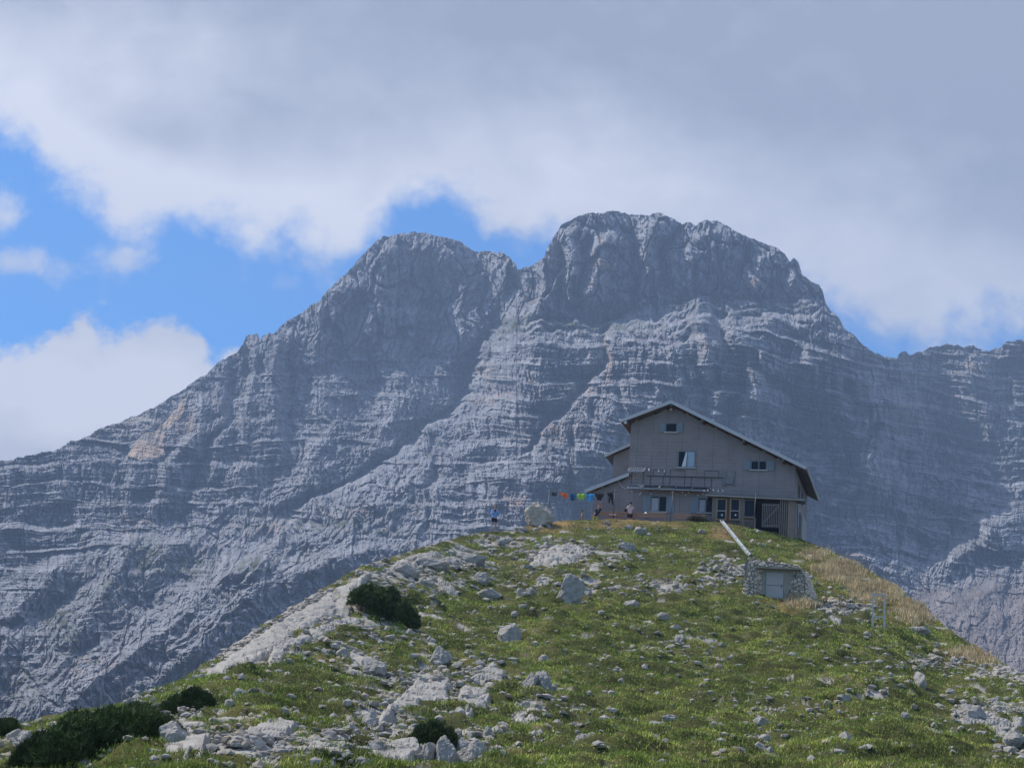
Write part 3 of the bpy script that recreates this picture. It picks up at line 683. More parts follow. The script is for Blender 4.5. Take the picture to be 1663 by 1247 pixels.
def window(px0, py0, px1, py1, shl_=None, shr_=None, style='two', dep=0.0):
    x0, z1 = F(px0, py0, dep); x1, z0 = F(px1, py1, dep)
    y = -.03+dep
    m = MB(); t = .07
    m.box(x0, x0+t, y-.05, y+.05, z0, z1); m.box(x1-t, x1, y-.05, y+.05, z0, z1); m.box(x0+t, x1-t, y-.05, y+.05, z1-t, z1); m.box(x0+t, x1-t, y-.05, y+.05, z0, z0+t*.6)
    if style != 'one': xm = (x0+x1)/2; m.box(xm-.04, xm+.04, y-.045, y+.045, z0+t*.6, z1-t)
    fr = m.build('window', [M_frame], hut)
    m = MB(); m.box(x0+t, x1-t, y-.004, y+.01, z0+t*.6, z1-t); m.build('pane', [M_glass], fr)
    m = MB(); m.box(x0-.06, x1+.06, y-.13, y+.06, z0-.06, z0-.004); m.build('sill', [M_sill], fr)
    if style == 'curtain':
        m = MB(); xm = (x0+x1)/2; n = 9
        for i in range(n):
            a = xm+.05+(x1-t-xm-.05)*i/n; b3 = xm+.05+(x1-t-xm-.05)*(i+1)/n; dy = .012*(i % 2)
            m.poly([(a, y-.012-dy, z0+.06), (b3, y-.024+dy, z0+.06), (b3, y-.024+dy, z1-t), (a, y-.012-dy, z1-t)], [(0, 1, 2, 3)])
        m.build('curtain', [M_curtain2], fr)
        m = MB(); m.prism([(xm-.30, z0+.05), (xm-.02, z0+.05), (xm+.03, z1-.12), (xm-.06, z1-.10), (xm-.16, z0+.6)], y-.075, y-.055); m.build('curtain', [M_curtain], fr)
    if style == 'door':
        m = MB(); xm = (x0+x1)/2; m.box(x0+t+.01, xm-.05, y-.03, y-.008, z0+.06, z1-t-.08); m.build('blind', [simple('blind_grey', (.36, .38, .42), .8)], fr)
    for q in (shl_, shr_):
        if q is None: continue
        a = F(q[0], py0, dep)[0]; b3 = F(q[1], py0, dep)[0]
        m = MB(); n = 5
        for i in range(n):
            wq = (b3-a)/n; m.box(a+i*wq+.004, a+(i+1)*wq-.004, y-.045, y-.012, z0-.02, z1+.02)
        m.box(a+.02, b3-.02, y-.058, y-.0455, z0+.14, z0+.22); m.box(a+.02, b3-.02, y-.058, y-.0455, z1-.24, z1-.16)
        m.build('shutter', [M_shut], fr)
window(1081, 687, 1100, 702, (1071.5, 1080.6), (1100.6, 1109.5), 'one')
window(1101.5, 732, 1129, 759.5, None, None, 'curtain')
window(1219.5, 748, 1245.5, 763.5, (1207.5, 1219), (1246, 1258), 'two')
window(1057.5, 805, 1083, 831.5, (1045, 1057), (1083.5, 1096), 'door')
window(1135, 808, 1158, 833, (1122.5, 1134.5), None, 'door')
# side wall windows with shutters
for (y0, y1, z0, z1) in ((.9, 1.6, .1, 1.5), (3.2, 3.9, .1, 1.4), (1.6, 2.4, 2.3, 3.1), (3.8, 4.6, 2.3, 3.1)):
    m = MB(); m.box(XR+.005, XR+.06, y0, y1, z0, z1); fr = m.build('window', [M_glass], hut)
    m = MB(); m.box(XR+.024, XR+.09, y0-.09, y0-.004, z0, z1); m.box(XR+.024, XR+.09, y1+.004, y1+.09, z0, z1); m.box(XR+.024, XR+.09, y0-.09, y1+.09, z1+.004, z1+.08); m.build('frame', [M_frame], fr)
    if z0 < 1:
        m = MB(); m.box(XR+.03, XR+.07, y1+.1, y1+.7, z0-.04, z1+.04); m.build('shutter', [M_shut], fr)

# solar racks on the facade
def solar(px0, px1, py0, py1, bright):
    x0, zt = F(px0, py0, -.1); x1 = F(px1, py0+.035*(px1-px0), -.1)[0]; zb = F(px0, py1, -.55)[1]
    A = Vector((x0, -.06, zt)); nrm = None
    B0 = (x0, -.62, zb); m = MB()
    def P(s_, t_, off=0): return (x0+(x1-x0)*s_, -.06-.56*t_, zt+(zb-zt)*t_+off)
    m.poly([P(.01, .03), P(.99, .03), P(.99, .97), P(.01, .97), P(.01, .03, -.03), P(.99, .03, -.03), P(.99, .97, -.03), P(.01, .97, -.03)],
           [(0, 1, 2, 3), (4, 7, 6, 5), (0, 4, 5, 1), (1, 5, 6, 2), (2, 6, 7, 3), (3, 7, 4, 0)])
    if bright: m = MB()
    o = None
    if not bright: o = m.build('solar_panel', [M_solar], hut)
    fm = MB()
    for a, b3 in (((0, 0), (1, 0)), ((0, 1), (1, 1)), ((0, 0), (0, 1)), ((1, 0), (1, 1))): fm.bar(P(*a), P(*b3), .05)
    n = 8
    for i in range(1, n): fm.bar(P(i/n, 0, -.02), P(i/n, 1, -.02), .035 if bright else .02)
    if bright:
        o = fm.build('solar_rack', [M_alu], hut)
    else: fm.build('frame', [M_frame], o)
    gm = MB(); gm.bar(P(0, 1.03, -.03), P(1, 1.03, -.03), .06); gm.build('edge_rail', [M_alu], o)
solar(1023, 1048, 759.5, 765, True)
solar(1022, 1045.5, 786.5, 792, True)
for k in range(4): solar(1047.2+k*26.2, 1072+k*26.2, 787.3+k*.95, 793+k*.95, False)
m = MB(); zt = 3.32; zb = 2.30
m.bar((-4.9, -.07, 3.05), (.35, -.07, 2.98), .05)
for x in (-5.9, -5.1, -4.6, -3.75, -3.3, -2.3, -1.85, -.95, -.5): m.bar((x, -.05, zb), (x, -.05, 3.02 if x > -4.9 else 3.3), .028)
for (xa, xb) in ((-4.45, -3.65), (-3.3, -2.3), (-1.0, -.05)):
    m.bar((xa, -.04, 3.46), (xb, -.04, 3.44), .022); m.bar((xa, -.04, 3.46), (xa, -.04, 3.05), .022); m.bar((xb, -.04, 3.44), (xb, -.04, 3.05), .022)
m.build('mounting_rails', [M_metal], hut)
m = MB(); m.box(.42, .95, -.14, -.03, 2.55, 2.98); m.box(.2, .42, -.08, -.03, 2.45, 3.45); m.box(.97, 1.05, -.08, -.03, 2.45, 3.45); m.build('meter_box', [M_frame], hut, bevel=.01)
for (px, py) in ((1054.3, 763.5), (1070, 765), (1079.3, 765.5)):
    x, z = F(px, py, -.1); m = MB(); m.tube([(x, -.16, z+.09), (x, -.16, z-.02), (x, -.16, z-.09)], [.02, .045, .02], 8); m.build('wall_lamp', [M_bulb], hut, True)
# gable lamp, lamp at the left eave
x, z = F(1090, 664.5, -.25); m = MB(); m.tube([(x, -.03, z), (x, -.2, z), (x, -.3, z)], [.03, .05, .09], 10); m.build('gable_lamp', [M_bulb], hut, True)
x, z = F(1016, 685, -.7); m = MB(); m.tube([(x, -.7, z+.08), (x, -.7, z), (x, -.7, z-.12)], [.05, .1, .13], 10); m.build('eave_lamp', [M_white], hut, True)
# hanging cable at the lean-to
pts = [F(px, py, -.1) for px, py in ((1004, 778), (1006, 786), (1011, 791), (1018, 794), (1022, 793))]
m = MB(); m.tube([(x, -.08, z) for x, z in pts], .018, 6); m.build('cable', [M_white], hut, True)

# porch in front of the right part of the facade
PD = -1.1
pL = F(1146, 803, PD-.25); pR = F(1306, 811, PD-.25); pz = (pL[1]+pR[1])/2+.02
porch = MB(); porch.prism([(pL[0], pL[1]+.08), (pR[0], pR[1]+.08), (pR[0], pR[1]-.0), (pL[0], pL[1]-.0)], PD-.25, .0)
proof = porch.build('porch_roof', [M_roof], hut)
m = MB(); m.prism([(pL[0], pL[1]+.02), (pR[0], pR[1]+.02), (pR[0], pR[1]-.09), (pL[0], pL[1]-.09)], PD-.30, PD-.255); m.build('porch_fascia', [simple('porch_edge', (.30, .27, .23), .7)], proof)
def ptop(x): return pL[1]+(pR[1]-pL[1])*(x-pL[0])/(pR[0]-pL[0])-.01
def gz2(x, y): return ground_z(x, y)
def boards(px0, px1, name, mat_, y=PD, gap=.05, wbd=.12, zb=None, zt=None, parent=None):
    x0 = F(px0, 830, y)[0]; x1 = F(px1, 830, y)[0]; n = max(1, round((x1-x0)/(wbd+gap))); st_ = (x1-x0)/n; m = MB()
    for i in range(n):
        xa = x0+i*st_+gap/2; xb = x0+(i+1)*st_-gap/2
        m.box(xa, xb, y-.02, y+.02, (zb if zb is not None else min(gz2(x0, y), gz2(x1, y))-.3), (zt if zt is not None else ptop(xa)))
    return m.build(name, [mat_], parent or hut)
boards(1156, 1163.5, 'porch_boards', M_wood, gap=.012)
boards(1202, 1208, 'porch_boards', M_wood, gap=.012)
boards(1180, 1185.5, 'porch_post', simple('porch_red_brown', (.17, .075, .05), .8), gap=.02, wbd=.09)
boards(1156, 1209, 'skirting_boards', M_wood, y=PD+.03, gap=.05, wbd=.07, zt=F(1180, 845, PD)[1])
boards(1265.5, 1279, 'porch_boards', M_wood, gap=.05, wbd=.07)
boards(1279.5, 1291.5, 'porch_corner_wall', simple('corner_wood', (.26, .205, .165), .85, 0, .2, 3), gap=.01, wbd=.16)
for (a, b3) in ((1164, 1179.5), (1186, 1201.5)):
    x0, z1 = F(a, 809, PD); x1, z0 = F(b3, 845, PD); m = MB(); t = .085
    m.box(x0, x0+t, PD-.05, PD+.04, z0, z1); m.box(x1-t, x1, PD-.05, PD+.04, z0, z1); m.box(x0+t, x1-t, PD-.05, PD+.04, z1-t, z1); m.box(x0+t, x1-t, PD-.05, PD+.04, z0, z0+t)
    d_ = m.build('glass_door', [M_woodl], hut)
    m = MB(); m.box(x0+t, x1-t, PD-.01, PD+.01, z0+t, z1-t); m.build('pane', [M_glass], d_)
    m = MB(); zm = (z0+z1)/2-.1; m.box(x0+t, x1-t, PD-.04, PD-.012, zm-.02, zm+.02); m.build('glazing_bar', [M_fascia], d_)
    m = MB(); xm = (x0+x1)/2; m.tube([(xm+.05, PD-.02, z0+.35), (xm+.05, PD-.012, z0+.35)], .06, 10); m.build('sticker', [M_white], d_)
x0, z1 = F(1208.5, 811, PD); x1, z0 = F(1226, 840, PD); m = MB()
m.box(x0, x0+.06, PD-.04, PD+.04, z0, z1); m.box(x1-.06, x1, PD-.04, PD+.04, z0, z1); m.box(x0+.06, x1-.06, PD-.04, PD+.04, z1-.06, z1); m.box(x0+.06, x1-.06, PD-.04, PD+.04, z0, z0+.06); d_ = m.build('porch_window', [M_wood], hut)
m = MB(); m.box(x0+.06, x1-.06, PD+.0, PD+.02, z0+.06, z1-.06); m.build('pane', [M_glass], d_)
boards(1208.5, 1226, 'porch_boards', M_wood, gap=.012, zt=z0-.01)
# dark lobby inside, and the solid right part behind the lattice
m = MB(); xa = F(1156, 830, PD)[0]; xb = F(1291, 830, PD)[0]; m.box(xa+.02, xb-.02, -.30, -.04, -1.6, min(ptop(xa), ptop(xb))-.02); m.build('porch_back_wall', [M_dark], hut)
m = MB(); m.box(xb-.02, xb+.03, PD-.02, -.03, -1.8, ptop(xb)-.01); m.build('porch_side_wall', [M_wood], hut)
# lattice gate with a diagonal brace
x0, z1 = F(1238, 817, PD-.05); x1, z0 = F(1264.5, 857, PD-.05); m = MB(); y = PD-.05
for i in range(10): xx = x0+.04+(x1-x0-.08)*i/9; m.box(xx-.028, xx+.028, y-.015, y+.015, z0, z1)
m.box(x0, x1, y-.045, y-.017, z1-.16, z1-.08); m.box(x0, x1, y-.045, y-.017, z0+.08, z0+.16); m.bar((x0+.03, y-.06, z0+.2), (x1-.03, y-.06, z1-.2), .03, .08)
m.build('lattice_gate', [simple('lattice_grey', (.19, .17, .16), .85, 0, .15)], hut)
# downpipe posts in front of the porch
for (a, b3, c3, d3) in ((1093.5, 797, 1088, 845), (1228, 799, 1223.5, 848)):
    x, z = F(a, b3, -1.6); x2, z2 = F(c3, d3, -1.6); g = empty('thin_pole', hut_world(x2, -1.6, min(z2, ground_z(x2, -1.6))), -YAW, 'thin dark pole standing before the '+('blue-grey shuttered window' if a < 1200 else 'dark porch opening'), 'pole')
    m = MB(); zb_ = min(z2, ground_z(x2, -1.6)); m.tube([(0, 0, -.2), (x-x2, 0, z-zb_)], .022, 8); m.build('shaft', [M_metal], g, True)
    m = MB(); m.tube([(x-x2, 0, z-zb_), (x-x2, 0, z-zb_+.03)], .03, 8); m.build('cap', [M_metal], g, True)
# leaning planks by the right wall
for i, (y0, y1, z1) in enumerate(((.4, 1.4, .1), (.8, 2.0, .15), (1.5, 2.4, .0), (.3, 1.1, -.3))):
    m = MB(); gzz = ground_z(XR+.6, y0); m.bar((XR+.55, y0, gzz-.1), (XR+.08, y1, z1), .16, .04)
    o = m.build('leaning_plank', [M_wood], None); o.location = HO; o.rotation_euler = (0, 0, -YAW)
    tag(o, 'weathered planks leaning on the right side wall of the hut', 'plank', 'weathered planks leaning on the hut wall')
# small wooden table under the porch window
g = empty('wooden_side_table', hut_world(F(1217, 845, -1.6)[0], -1.6, ground_z(F(1217, 845, -1.6)[0], -1.6)), -YAW, 'small brown wooden table under the dark porch window', 'table')
zt_ = F(1217, 841, -1.6)[1]-ground_z(F(1217, 845, -1.6)[0], -1.6)
zt_ = max(zt_, .45); m = MB(); m.box(-.42, .42, -.22, .22, zt_-.05, zt_); m.build('tabletop', [M_wood], g)
for sx_ in (-.36, .36):
    for sy_ in (-.17, .17): m = MB(); m.box(sx_-.03, sx_+.03, sy_-.03, sy_+.03, -.1, zt_-.052); m.build('leg', [M_wood], g)

# string of bulbs
sl_ = empty('string_lights', HO, -YAW, 'string of small white bulbs along the wall above the ground floor windows', 'string lights')
bp = [F(px, py, -.3) for px, py in ((1026, 798), (1040, 800.5), (1039, 802.5), (1057, 802), (1091, 798.5), (1108, 799), (1113.5, 803), (1118, 799.5), (1133, 804), (1141, 801), (1148, 803.5), (1154, 803), (1163, 802.5), (1170.5, 803.5), (1178, 803.5))]
m = MB(); m.tube([(x, -.28 if x < -.9 else PD-.34, z+.05) for x, z in bp], .008, 5); m.build('wire', [M_dark], sl_, True)
for x, z in bp:
    y = -.28 if x < -.9 else PD-.34; m = MB(); m.tube([(x, y, z+.045), (x, y, z), (x, y, z-.04)], [.02, .04, .02], 8); m.build('bulb', [M_bulb], sl_, True)

# benches with backrests on the terrace
LBL = ['reddish wooden bench beside the clothesline, below the pole on the left', 'short reddish wooden bench behind the person in the pale pink top',
       'long reddish wooden bench behind the dark rucksack', 'reddish wooden bench under the right shuttered window, next to the porch']
for k, (a, b3, pt) in enumerate(((966, 1008, 830), (1010, 1031, 831.5), (1033, 1081, 832), (1095, 1146, 834.5))):
    dep = -1.45; x0, zt = F(a, pt, dep); x1, zt2 = F(b3, pt+(b3-a)*.04, dep); xm = (x0+x1)/2; g0 = ground_z(xm, dep)
    g = empty('bench', hut_world(xm, dep, g0), -YAW, LBL[k], 'bench', 'wooden benches along the hut front')
    L2 = (x1-x0)/2; h = max(zt-g0, .7)
    m = MB(); m.box(-L2, L2, -.02, .02, h-.11, h); m.box(-L2, L2, -.02, .02, h-.29, h-.17); m.build('backrest', [M_bench], g)
    m = MB()
    for q in range(3): m.box(-L2, L2, .06+q*.14, .18+q*.14, .42, .46)
    m.build('seat', [M_bench], g)
    for sx_ in (-L2+.06, L2-.06):
        m = MB(); m.box(sx_-.035, sx_+.035, .022, .09, -.2, h-.02); m.box(sx_-.035, sx_+.035, .36, .42, -.2, .415); m.box(sx_-.035, sx_+.035, .09, .36, .36, .415); m.build('leg', [M_bench], g)

# ------------------------------------------------------------------ clothesline
def wpt(px, py, dep): x, z = F(px, py, dep); return hut_world(x, dep, z)
pA = wpt(892.5, 795, -2); pB = wpt(999.5, 794, -1.9)
def clpole(top, foot_px, lab):
    ft = wpt(*foot_px); zg = float(H(np.array(ft[0]), np.array(ft[1]))); g = empty('clothesline_pole', (ft[0], ft[1], min(zg, ft[2])), 0, lab, 'pole')
    m = MB(); d_ = Vector(top)-Vector(g.location); m.tube([(0, 0, -.2), tuple(d_)], .03, 8); m.build('shaft', [M_metal], g, True)
    m = MB(); m.bar(tuple(d_*.93+Vector((-.15, 0, 0))), tuple(d_*.93+Vector((.15, 0, 0))), .03); m.build('crossbar', [M_metal], g); return g
clpole(pA, (891, 850, -2), 'thin dark clothesline pole standing near the big pale boulder'); clpole(pB, (995, 850, -1.9), 'thin dark clothesline pole standing at the first bench')
a1 = np.array(wpt(892.5, 798, -2)); a2 = np.array(wpt(999.3, 799, -1.9))
a0 = np.array(wpt(905, 796, -2))
line = [a1+(a2-a1)*t-np.array([0, 0, .14*4*t*(1-t)]) for t in np.linspace(0, 1, 22)]
m = MB(); m.tube([tuple(p) for p in line], .008, 5); o = m.build('clothesline', [M_metal], None, True); tag(o, 'sagging washing line stretched between two thin dark poles', 'clothesline')
def garment(px, kind, wpx, hpx, col, lab):
    t = (px-892.5)/(999.3-892.5); c = a1+(a2-a1)*t-np.array([0, 0, .14*4*t*(1-t)]); s_ = .0392; w2 = wpx*s_/2*1.12; h = hpx*s_*1.3
    shapes = {'shirt': [(-1, 0), (-.55, .04), (-.2, .02), (.2, .02), (.55, .04), (1, 0), (.95, -.38), (.62, -.34), (.58, -1), (-.58, -1), (-.62, -.34), (-.95, -.38)],
              'shorts': [(-.9, 0), (.9, 0), (1, -.95), (.18, -1), (0, -.45), (-.18, -1), (-1, -.9)],
              'drape': [(-1, .05), (-.3, 0), (1, -.18), (.85, -.8), (.45, -1), (.1, -.6), (-.4, -.35), (-.95, -.18)],
              'trousers': [(-.8, 0), (.55, .02), (.8, -.3), (1, -1), (.62, -1.02), (.2, -.42), (.0, -.9), (-.45, -.88), (-.62, -.3)]}[kind]
    bm = bmesh.new(); n = len(shapes); vs = [bm.verts.new((x*w2, 0, z*h)) for x, z in shapes]; f = bm.faces.new(vs)
    bmesh.ops.triangulate(bm, faces=[f]); bmesh.ops.subdivide_edges(bm, edges=bm.edges[:], cuts=3, use_grid_fill=True)
    for v_ in bm.verts: v_.co.y += .05*math.sin(v_.co.x*22+px)*min(1, -v_.co.z*4+.1)+.02*math.sin(v_.co.z*19)
    me = bpy.data.meshes.new('g'); bm.to_mesh(me); bm.free(); me.name = kind
    o = link({'shirt': 't_shirt', 'shorts': 'shorts', 'drape': 'towel', 'trousers': 'trousers'}[kind], me, None, [simple('cloth_'+kind+str(int(px)), col, .9, 0, .12, 9, .3, .01)])
    so_ = o.modifiers.new('solid', 'SOLIDIFY'); so_.thickness = .012
    o.location = c; o.rotation_euler = (0, 0, -YAW); tag(o, lab, {'shirt': 't-shirt', 'shorts': 'shorts', 'drape': 'towel', 'trousers': 'trousers'}[kind])
garment(901, 'shorts', 8, 5, (.05, .06, .07), 'small dark shorts hanging at the left end of the washing line')
garment(916.5, 'drape', 13, 8.5, (.80, .14, .03), 'orange cloth blowing on the washing line')
garment(931, 'shorts', 10, 9, (.03, .10, .20), 'dark blue shorts on the washing line between orange and green garments')
garment(944.5, 'shirt', 13.5, 7.5, (.30, .55, .08), 'lime green top on the washing line')
garment(959.5, 'shirt', 12, 9.5, (.05, .32, .62), 'bright blue t-shirt on the washing line')
garment(974, 'shirt', 13, 9, (.02, .02, .025), 'black t-shirt on the washing line above the bending man')
garment(991.5, 'trousers', 12, 16, (.02, .022, .028), 'long black trousers on the washing line next to the right pole')

# ------------------------------------------------------------------ people
M_skin = simple('skin', (.42, .24, .17), .6, 0, .05, 10)
M_hair = simple('hair_dark', (.02, .015, .012), .7, 0, .2, 20)
M_eye = simple('eye_dark', (.02, .02, .02), .3)
def skinmesh(name, verts, edges, mat_, parent, sub=2):
    names = list(verts); me = bpy.data.meshes.new(name)
    me.from_pydata([verts[n_][0] for n_ in names], [], []); idx = {n_: i for i, n_ in enumerate(names)}
    bm = bmesh.new(); bm.from_mesh(me); bm.verts.ensure_lookup_table()
    for a, c in edges: bm.edges.new((bm.verts[idx[a]], bm.verts[idx[c]]))
    ly = bm.verts.layers.skin.verify()
    for i, n_ in enumerate(names):
        r = verts[n_][1]; r = r if isinstance(r, tuple) else (r, r); bm.verts[i][ly].radius = r; bm.verts[i][ly].use_root = (i == 0)
    bm.to_mesh(me); bm.free(); o = bpy.data.objects.new('tmp', me); COL.objects.link(o)
    sk = o.modifiers.new('skin', 'SKIN'); sk.use_smooth_shade = True; ss2 = o.modifiers.new('sub', 'SUBSURF'); ss2.levels = sub; ss2.render_levels = sub
    dg = bpy.context.evaluated_depsgraph_get(); ev = o.evaluated_get(dg); me2 = bpy.data.meshes.new_from_object(ev); bpy.data.objects.remove(o)
    me2.materials.clear(); me2.name = name
    return link(name, me2, parent, [mat_])
def person(loc, rz, hgt, lab, top, bottom, hair=True, pose='stand', cap=None, toplen='long', shoes=(.08, .08, .09), bottom_len=.5, skin_top=False):
    """figure facing local -Y"""
    k = hgt/1.75; g = empty('person', loc, rz, lab, 'person'); V3 = lambda *a: tuple(c*k for c in a)
    lean = {'stand': 0, 'lean': .30, 'back': .05, 'sit': .1}[pose]
    def up(z, x=0, y=0):                       # point on the (leaning) trunk above the hips
        dz = z-.95; return V3(x+lean*dz*(1 if pose == 'lean' else 0), y-(lean*dz if pose != 'lean' else 0), .95+dz*math.cos(lean*.8))
    hipz = .95
    B = {'pelvis': (V3(0, 0, .95), (.15*k, .10*k)), 'waist': (up(1.08), (.125*k, .09*k)), 'chest': (up(1.30), (.142*k, .10*k)), 'neckb': (up(1.46), (.07*k, .06*k)), 'neck': (up(1.53, 0, -.01), .052*k),
         'jaw': (up(1.58, 0, -.035), .062*k), 'head': (up(1.655, 0, -.015), (.080*k, .098*k)), 'crown': (up(1.72, 0, 0), (.066*k, .08*k))}
    E_ = [('pelvis', 'waist'), ('waist', 'chest'), ('chest', 'neckb'), ('neckb', 'neck'), ('neck', 'jaw'), ('jaw', 'head'), ('head', 'crown')]
    arms = {'stand': {-1: [(-.25, -.02, 1.15), (-.06, -.28, 1.26)], 1: [(.27, -.02, 1.15), (.07, -.30, 1.28)]},
            'back': {-1: [(-.26, .02, 1.14), (-.20, -.16, .98)], 1: [(.27, -.02, 1.14), (.20, -.20, 1.02)]},
            'lean': {-1: [(.00, -.10, 1.10), (-.16, -.22, .95)], 1: [(.42, -.10, 1.58), (.30, -.14, 1.84)]},
            'sit': {-1: [(-.24, -.05, 1.14), (-.12, -.25, 1.0)], 1: [(.24, -.05, 1.14), (.14, -.26, 1.0)]}}[pose]
    AR = {}
    for sd in (-1, 1):
        n_ = 'L' if sd < 0 else 'R'; sp = up(1.40, .165*sd, 0); el, wr = [V3(*p) for p in arms[sd]]; AR[n_] = (sp, el, wr)
        B['sh'+n_] = (sp, .062*k); B['el'+n_] = (el, .042*k); B['wr'+n_] = (wr, .028*k)
        d_ = (Vector(wr)-Vector(el)).normalized(); pm = Vector(wr)+d_*.07*k
        B['pa'+n_] = (tuple(pm), (.038*k, .018*k)); E_ += [('chest', 'sh'+n_), ('sh'+n_, 'el'+n_), ('el'+n_, 'wr'+n_), ('wr'+n_, 'pa'+n_)]
        side = d_.cross(Vector((0, 1, .3))).normalized(); cu_ = d_.cross(side).normalized()
        for q, (off, ln) in enumerate(((-.03, .068), (-.01, .078), (.01, .074), (.03, .058))):
            f1 = pm+side*off*k+d_*ln*.6*k; f2 = f1+(d_*.5+cu_*.5)*ln*.6*k
            B['f%s%d' % (n_, q)] = (tuple(f1), .009*k); B['g%s%d' % (n_, q)] = (tuple(f2), .007*k); E_ += [('pa'+n_, 'f%s%d' % (n_, q)), ('f%s%d' % (n_, q), 'g%s%d' % (n_, q))]
        th = Vector(wr)+d_*.03*k-side*.05*k; B['t'+n_] = (tuple(th), .011*k); B['u'+n_] = (tuple(th+d_*.03*k), .009*k); E_ += [('wr'+n_, 't'+n_), ('t'+n_, 'u'+n_)]
        if pose == 'sit':
            B['hp'+n_] = (V3(.09*sd, -.02, .90), .085*k); B['kn'+n_] = (V3(.13*sd, -.42, .93), .058*k); B['an'+n_] = (V3(.12*sd, -.50, .50), .04*k); B['to'+n_] = (V3(.12*sd, -.64, .45), (.042*k, .025*k))
        else:
            sp_ = .13 if sd < 0 else .14
            B['hp'+n_] = (V3(.09*sd, 0, .86), .09*k); B['kn'+n_] = (V3(sp_*.9*sd, -.02, .50), .056*k); B['an'+n_] = (V3(sp_*sd, .02, .09), .038*k); B['to'+n_] = (V3((sp_+.02)*sd, -.13, .035), (.042*k, .028*k))
        E_ += [('pelvis', 'hp'+n_), ('hp'+n_, 'kn'+n_), ('kn'+n_, 'an'+n_), ('an'+n_, 'to'+n_)]
    body_ = skinmesh('body', B, E_, M_skin, g)
    def sc(n_, f): r = B[n_][1]; r = r if isinstance(r, tuple) else (r, r); return (r[0]*f+.008, r[1]*f+.008)
    # top
    if top:
        T_ = {n_: (B[n_][0], sc(n_, 1.14)) for n_ in ('waist', 'chest', 'pelvis', 'neckb')}; T_['pelvis'] = (V3(0, 0, .93), sc('pelvis', 1.08)); T_['neckb'] = (up(1.45), (.075*k, .065*k)); e2 = [('waist', 'pelvis'), ('waist', 'chest'), ('chest', 'neckb')]
        for n_ in 'LR':
            T_['sh'+n_] = (B['sh'+n_][0], sc('sh'+n_, 1.15)); e2.append(('chest', 'sh'+n_))
            if toplen != 'none':
                if toplen == 'long': T_['el'+n_] = (B['el'+n_][0], sc('el'+n_, 1.2)); T_['wr'+n_] = (B['wr'+n_][0], sc('wr'+n_, 1.15)); e2 += [('sh'+n_, 'el'+n_), ('el'+n_, 'wr'+n_)]
                else: mid = tuple((Vector(B['sh'+n_][0])*.35+Vector(B['el'+n_][0])*.65)); T_['el'+n_] = (mid, sc('el'+n_, 1.35)); e2 += [('sh'+n_, 'el'+n_)]
        skinmesh('top', T_, e2, simple('cloth_top', top, .9, 0, .1, 12, .3, .01), g)
    S_ = {'pelvis': (V3(0, 0, .99), sc('pelvis', 1.06))}; e3 = []
    for n_ in 'LR':
        h_ = Vector(B['hp'+n_][0]); kn_ = Vector(B['kn'+n_][0]); md = h_+(kn_-h_)*bottom_len*1.35
        S_['hp'+n_] = (tuple(h_), sc('hp'+n_, 1.12)); S_['md'+n_] = (tuple(md), .088*k); e3 += [('pelvis', 'hp'+n_), ('hp'+n_, 'md'+n_)]
    skinmesh('shorts', S_, e3, simple('cloth_bottom', bottom, .9, 0, .1, 12, .3, .01), g)
    for n_ in 'LR':
        a_, t_2 = Vector(B['an'+n_][0]), Vector(B['to'+n_][0]); skinmesh('shoe', {'a': (tuple(a_-Vector((0, -.02*k, .035*k))), .05*k), 'm': (tuple((a_+t_2)/2-Vector((0, 0, .012*k))), (.052*k, .042*k)), 't': (tuple(t_2-Vector((0, .03*k, 0))), (.048*k, .035*k))}, [('a', 'm'), ('m', 't')], simple('shoe', shoes, .7), g, 1)
    hd = Vector(B['head'][0]); cr2 = Vector(B['crown'][0])
    if hair: skinmesh('hair', {'a': (tuple(hd+Vector((0, .05*k, -.05*k))), (.085*k, .075*k)), 'b': (tuple(hd+Vector((0, .035*k, .03*k))), (.098*k, .098*k)), 'c': (tuple(cr2+Vector((0, -.01*k, .02*k))), (.085*k, .095*k))}, [('a', 'b'), ('b', 'c')], M_hair, g)
    if cap:
        cp = skinmesh('cap', {'a': (tuple(hd+Vector((0, .01*k, .035*k))), (.098*k, .108*k)), 'b': (tuple(cr2+Vector((0, 0, .02*k))), (.07*k, .08*k))}, [('a', 'b')], simple('cap_tan', cap, .9), g)
        m = MB(); m.poly([tuple(hd+Vector(q)*k) for q in ((-.08, -.08, .03), (.08, -.08, .03), (.06, -.19, .015), (-.06, -.19, .015), (-.08, -.08, .042), (.08, -.08, .042), (.06, -.19, .027), (-.06, -.19, .027))], [(0, 1, 2, 3), (4, 7, 6, 5), (0, 4, 5, 1), (1, 5, 6, 2), (2, 6, 7, 3), (3, 7, 4, 0)]); m.build('peak', cp.data.materials[0], cp)
    for sd in (-1, 1):
        m = MB(); m.tube([tuple(hd+Vector((.03*sd, -.088, -.005))*k), tuple(hd+Vector((.03*sd, -.098, -.005))*k)], .011*k, 8); m.build('eye', [M_eye], g, True)
        m = MB(); m.tube([tuple(hd+Vector((.078*sd, .005, -.04))*k), tuple(hd+Vector((.092*sd, .012, -.01))*k), tuple(hd+Vector((.080*sd, .01, .02))*k)], [.008*k, .016*k, .008*k], 6); m.build('ear', [M_skin], g, True)
    m = MB(); m.tube([tuple(hd+Vector((0, -.085, .005))*k), tuple(hd+Vector((0, -.112, -.03))*k), tuple(hd+Vector((0, -.09, -.038))*k)], [.008*k, .015*k, .01*k], 6); m.build('nose', [M_skin], g, True)
    m = MB(); m.tube([tuple(hd+Vector((-.025, -.088, -.062))*k), tuple(hd+Vector((0, -.097, -.064))*k), tuple(hd+Vector((.025, -.088, -.062))*k)], .006*k, 6); m.build('mouth', [simple('lips', (.32, .11, .09), .5)], g, True)
    return g
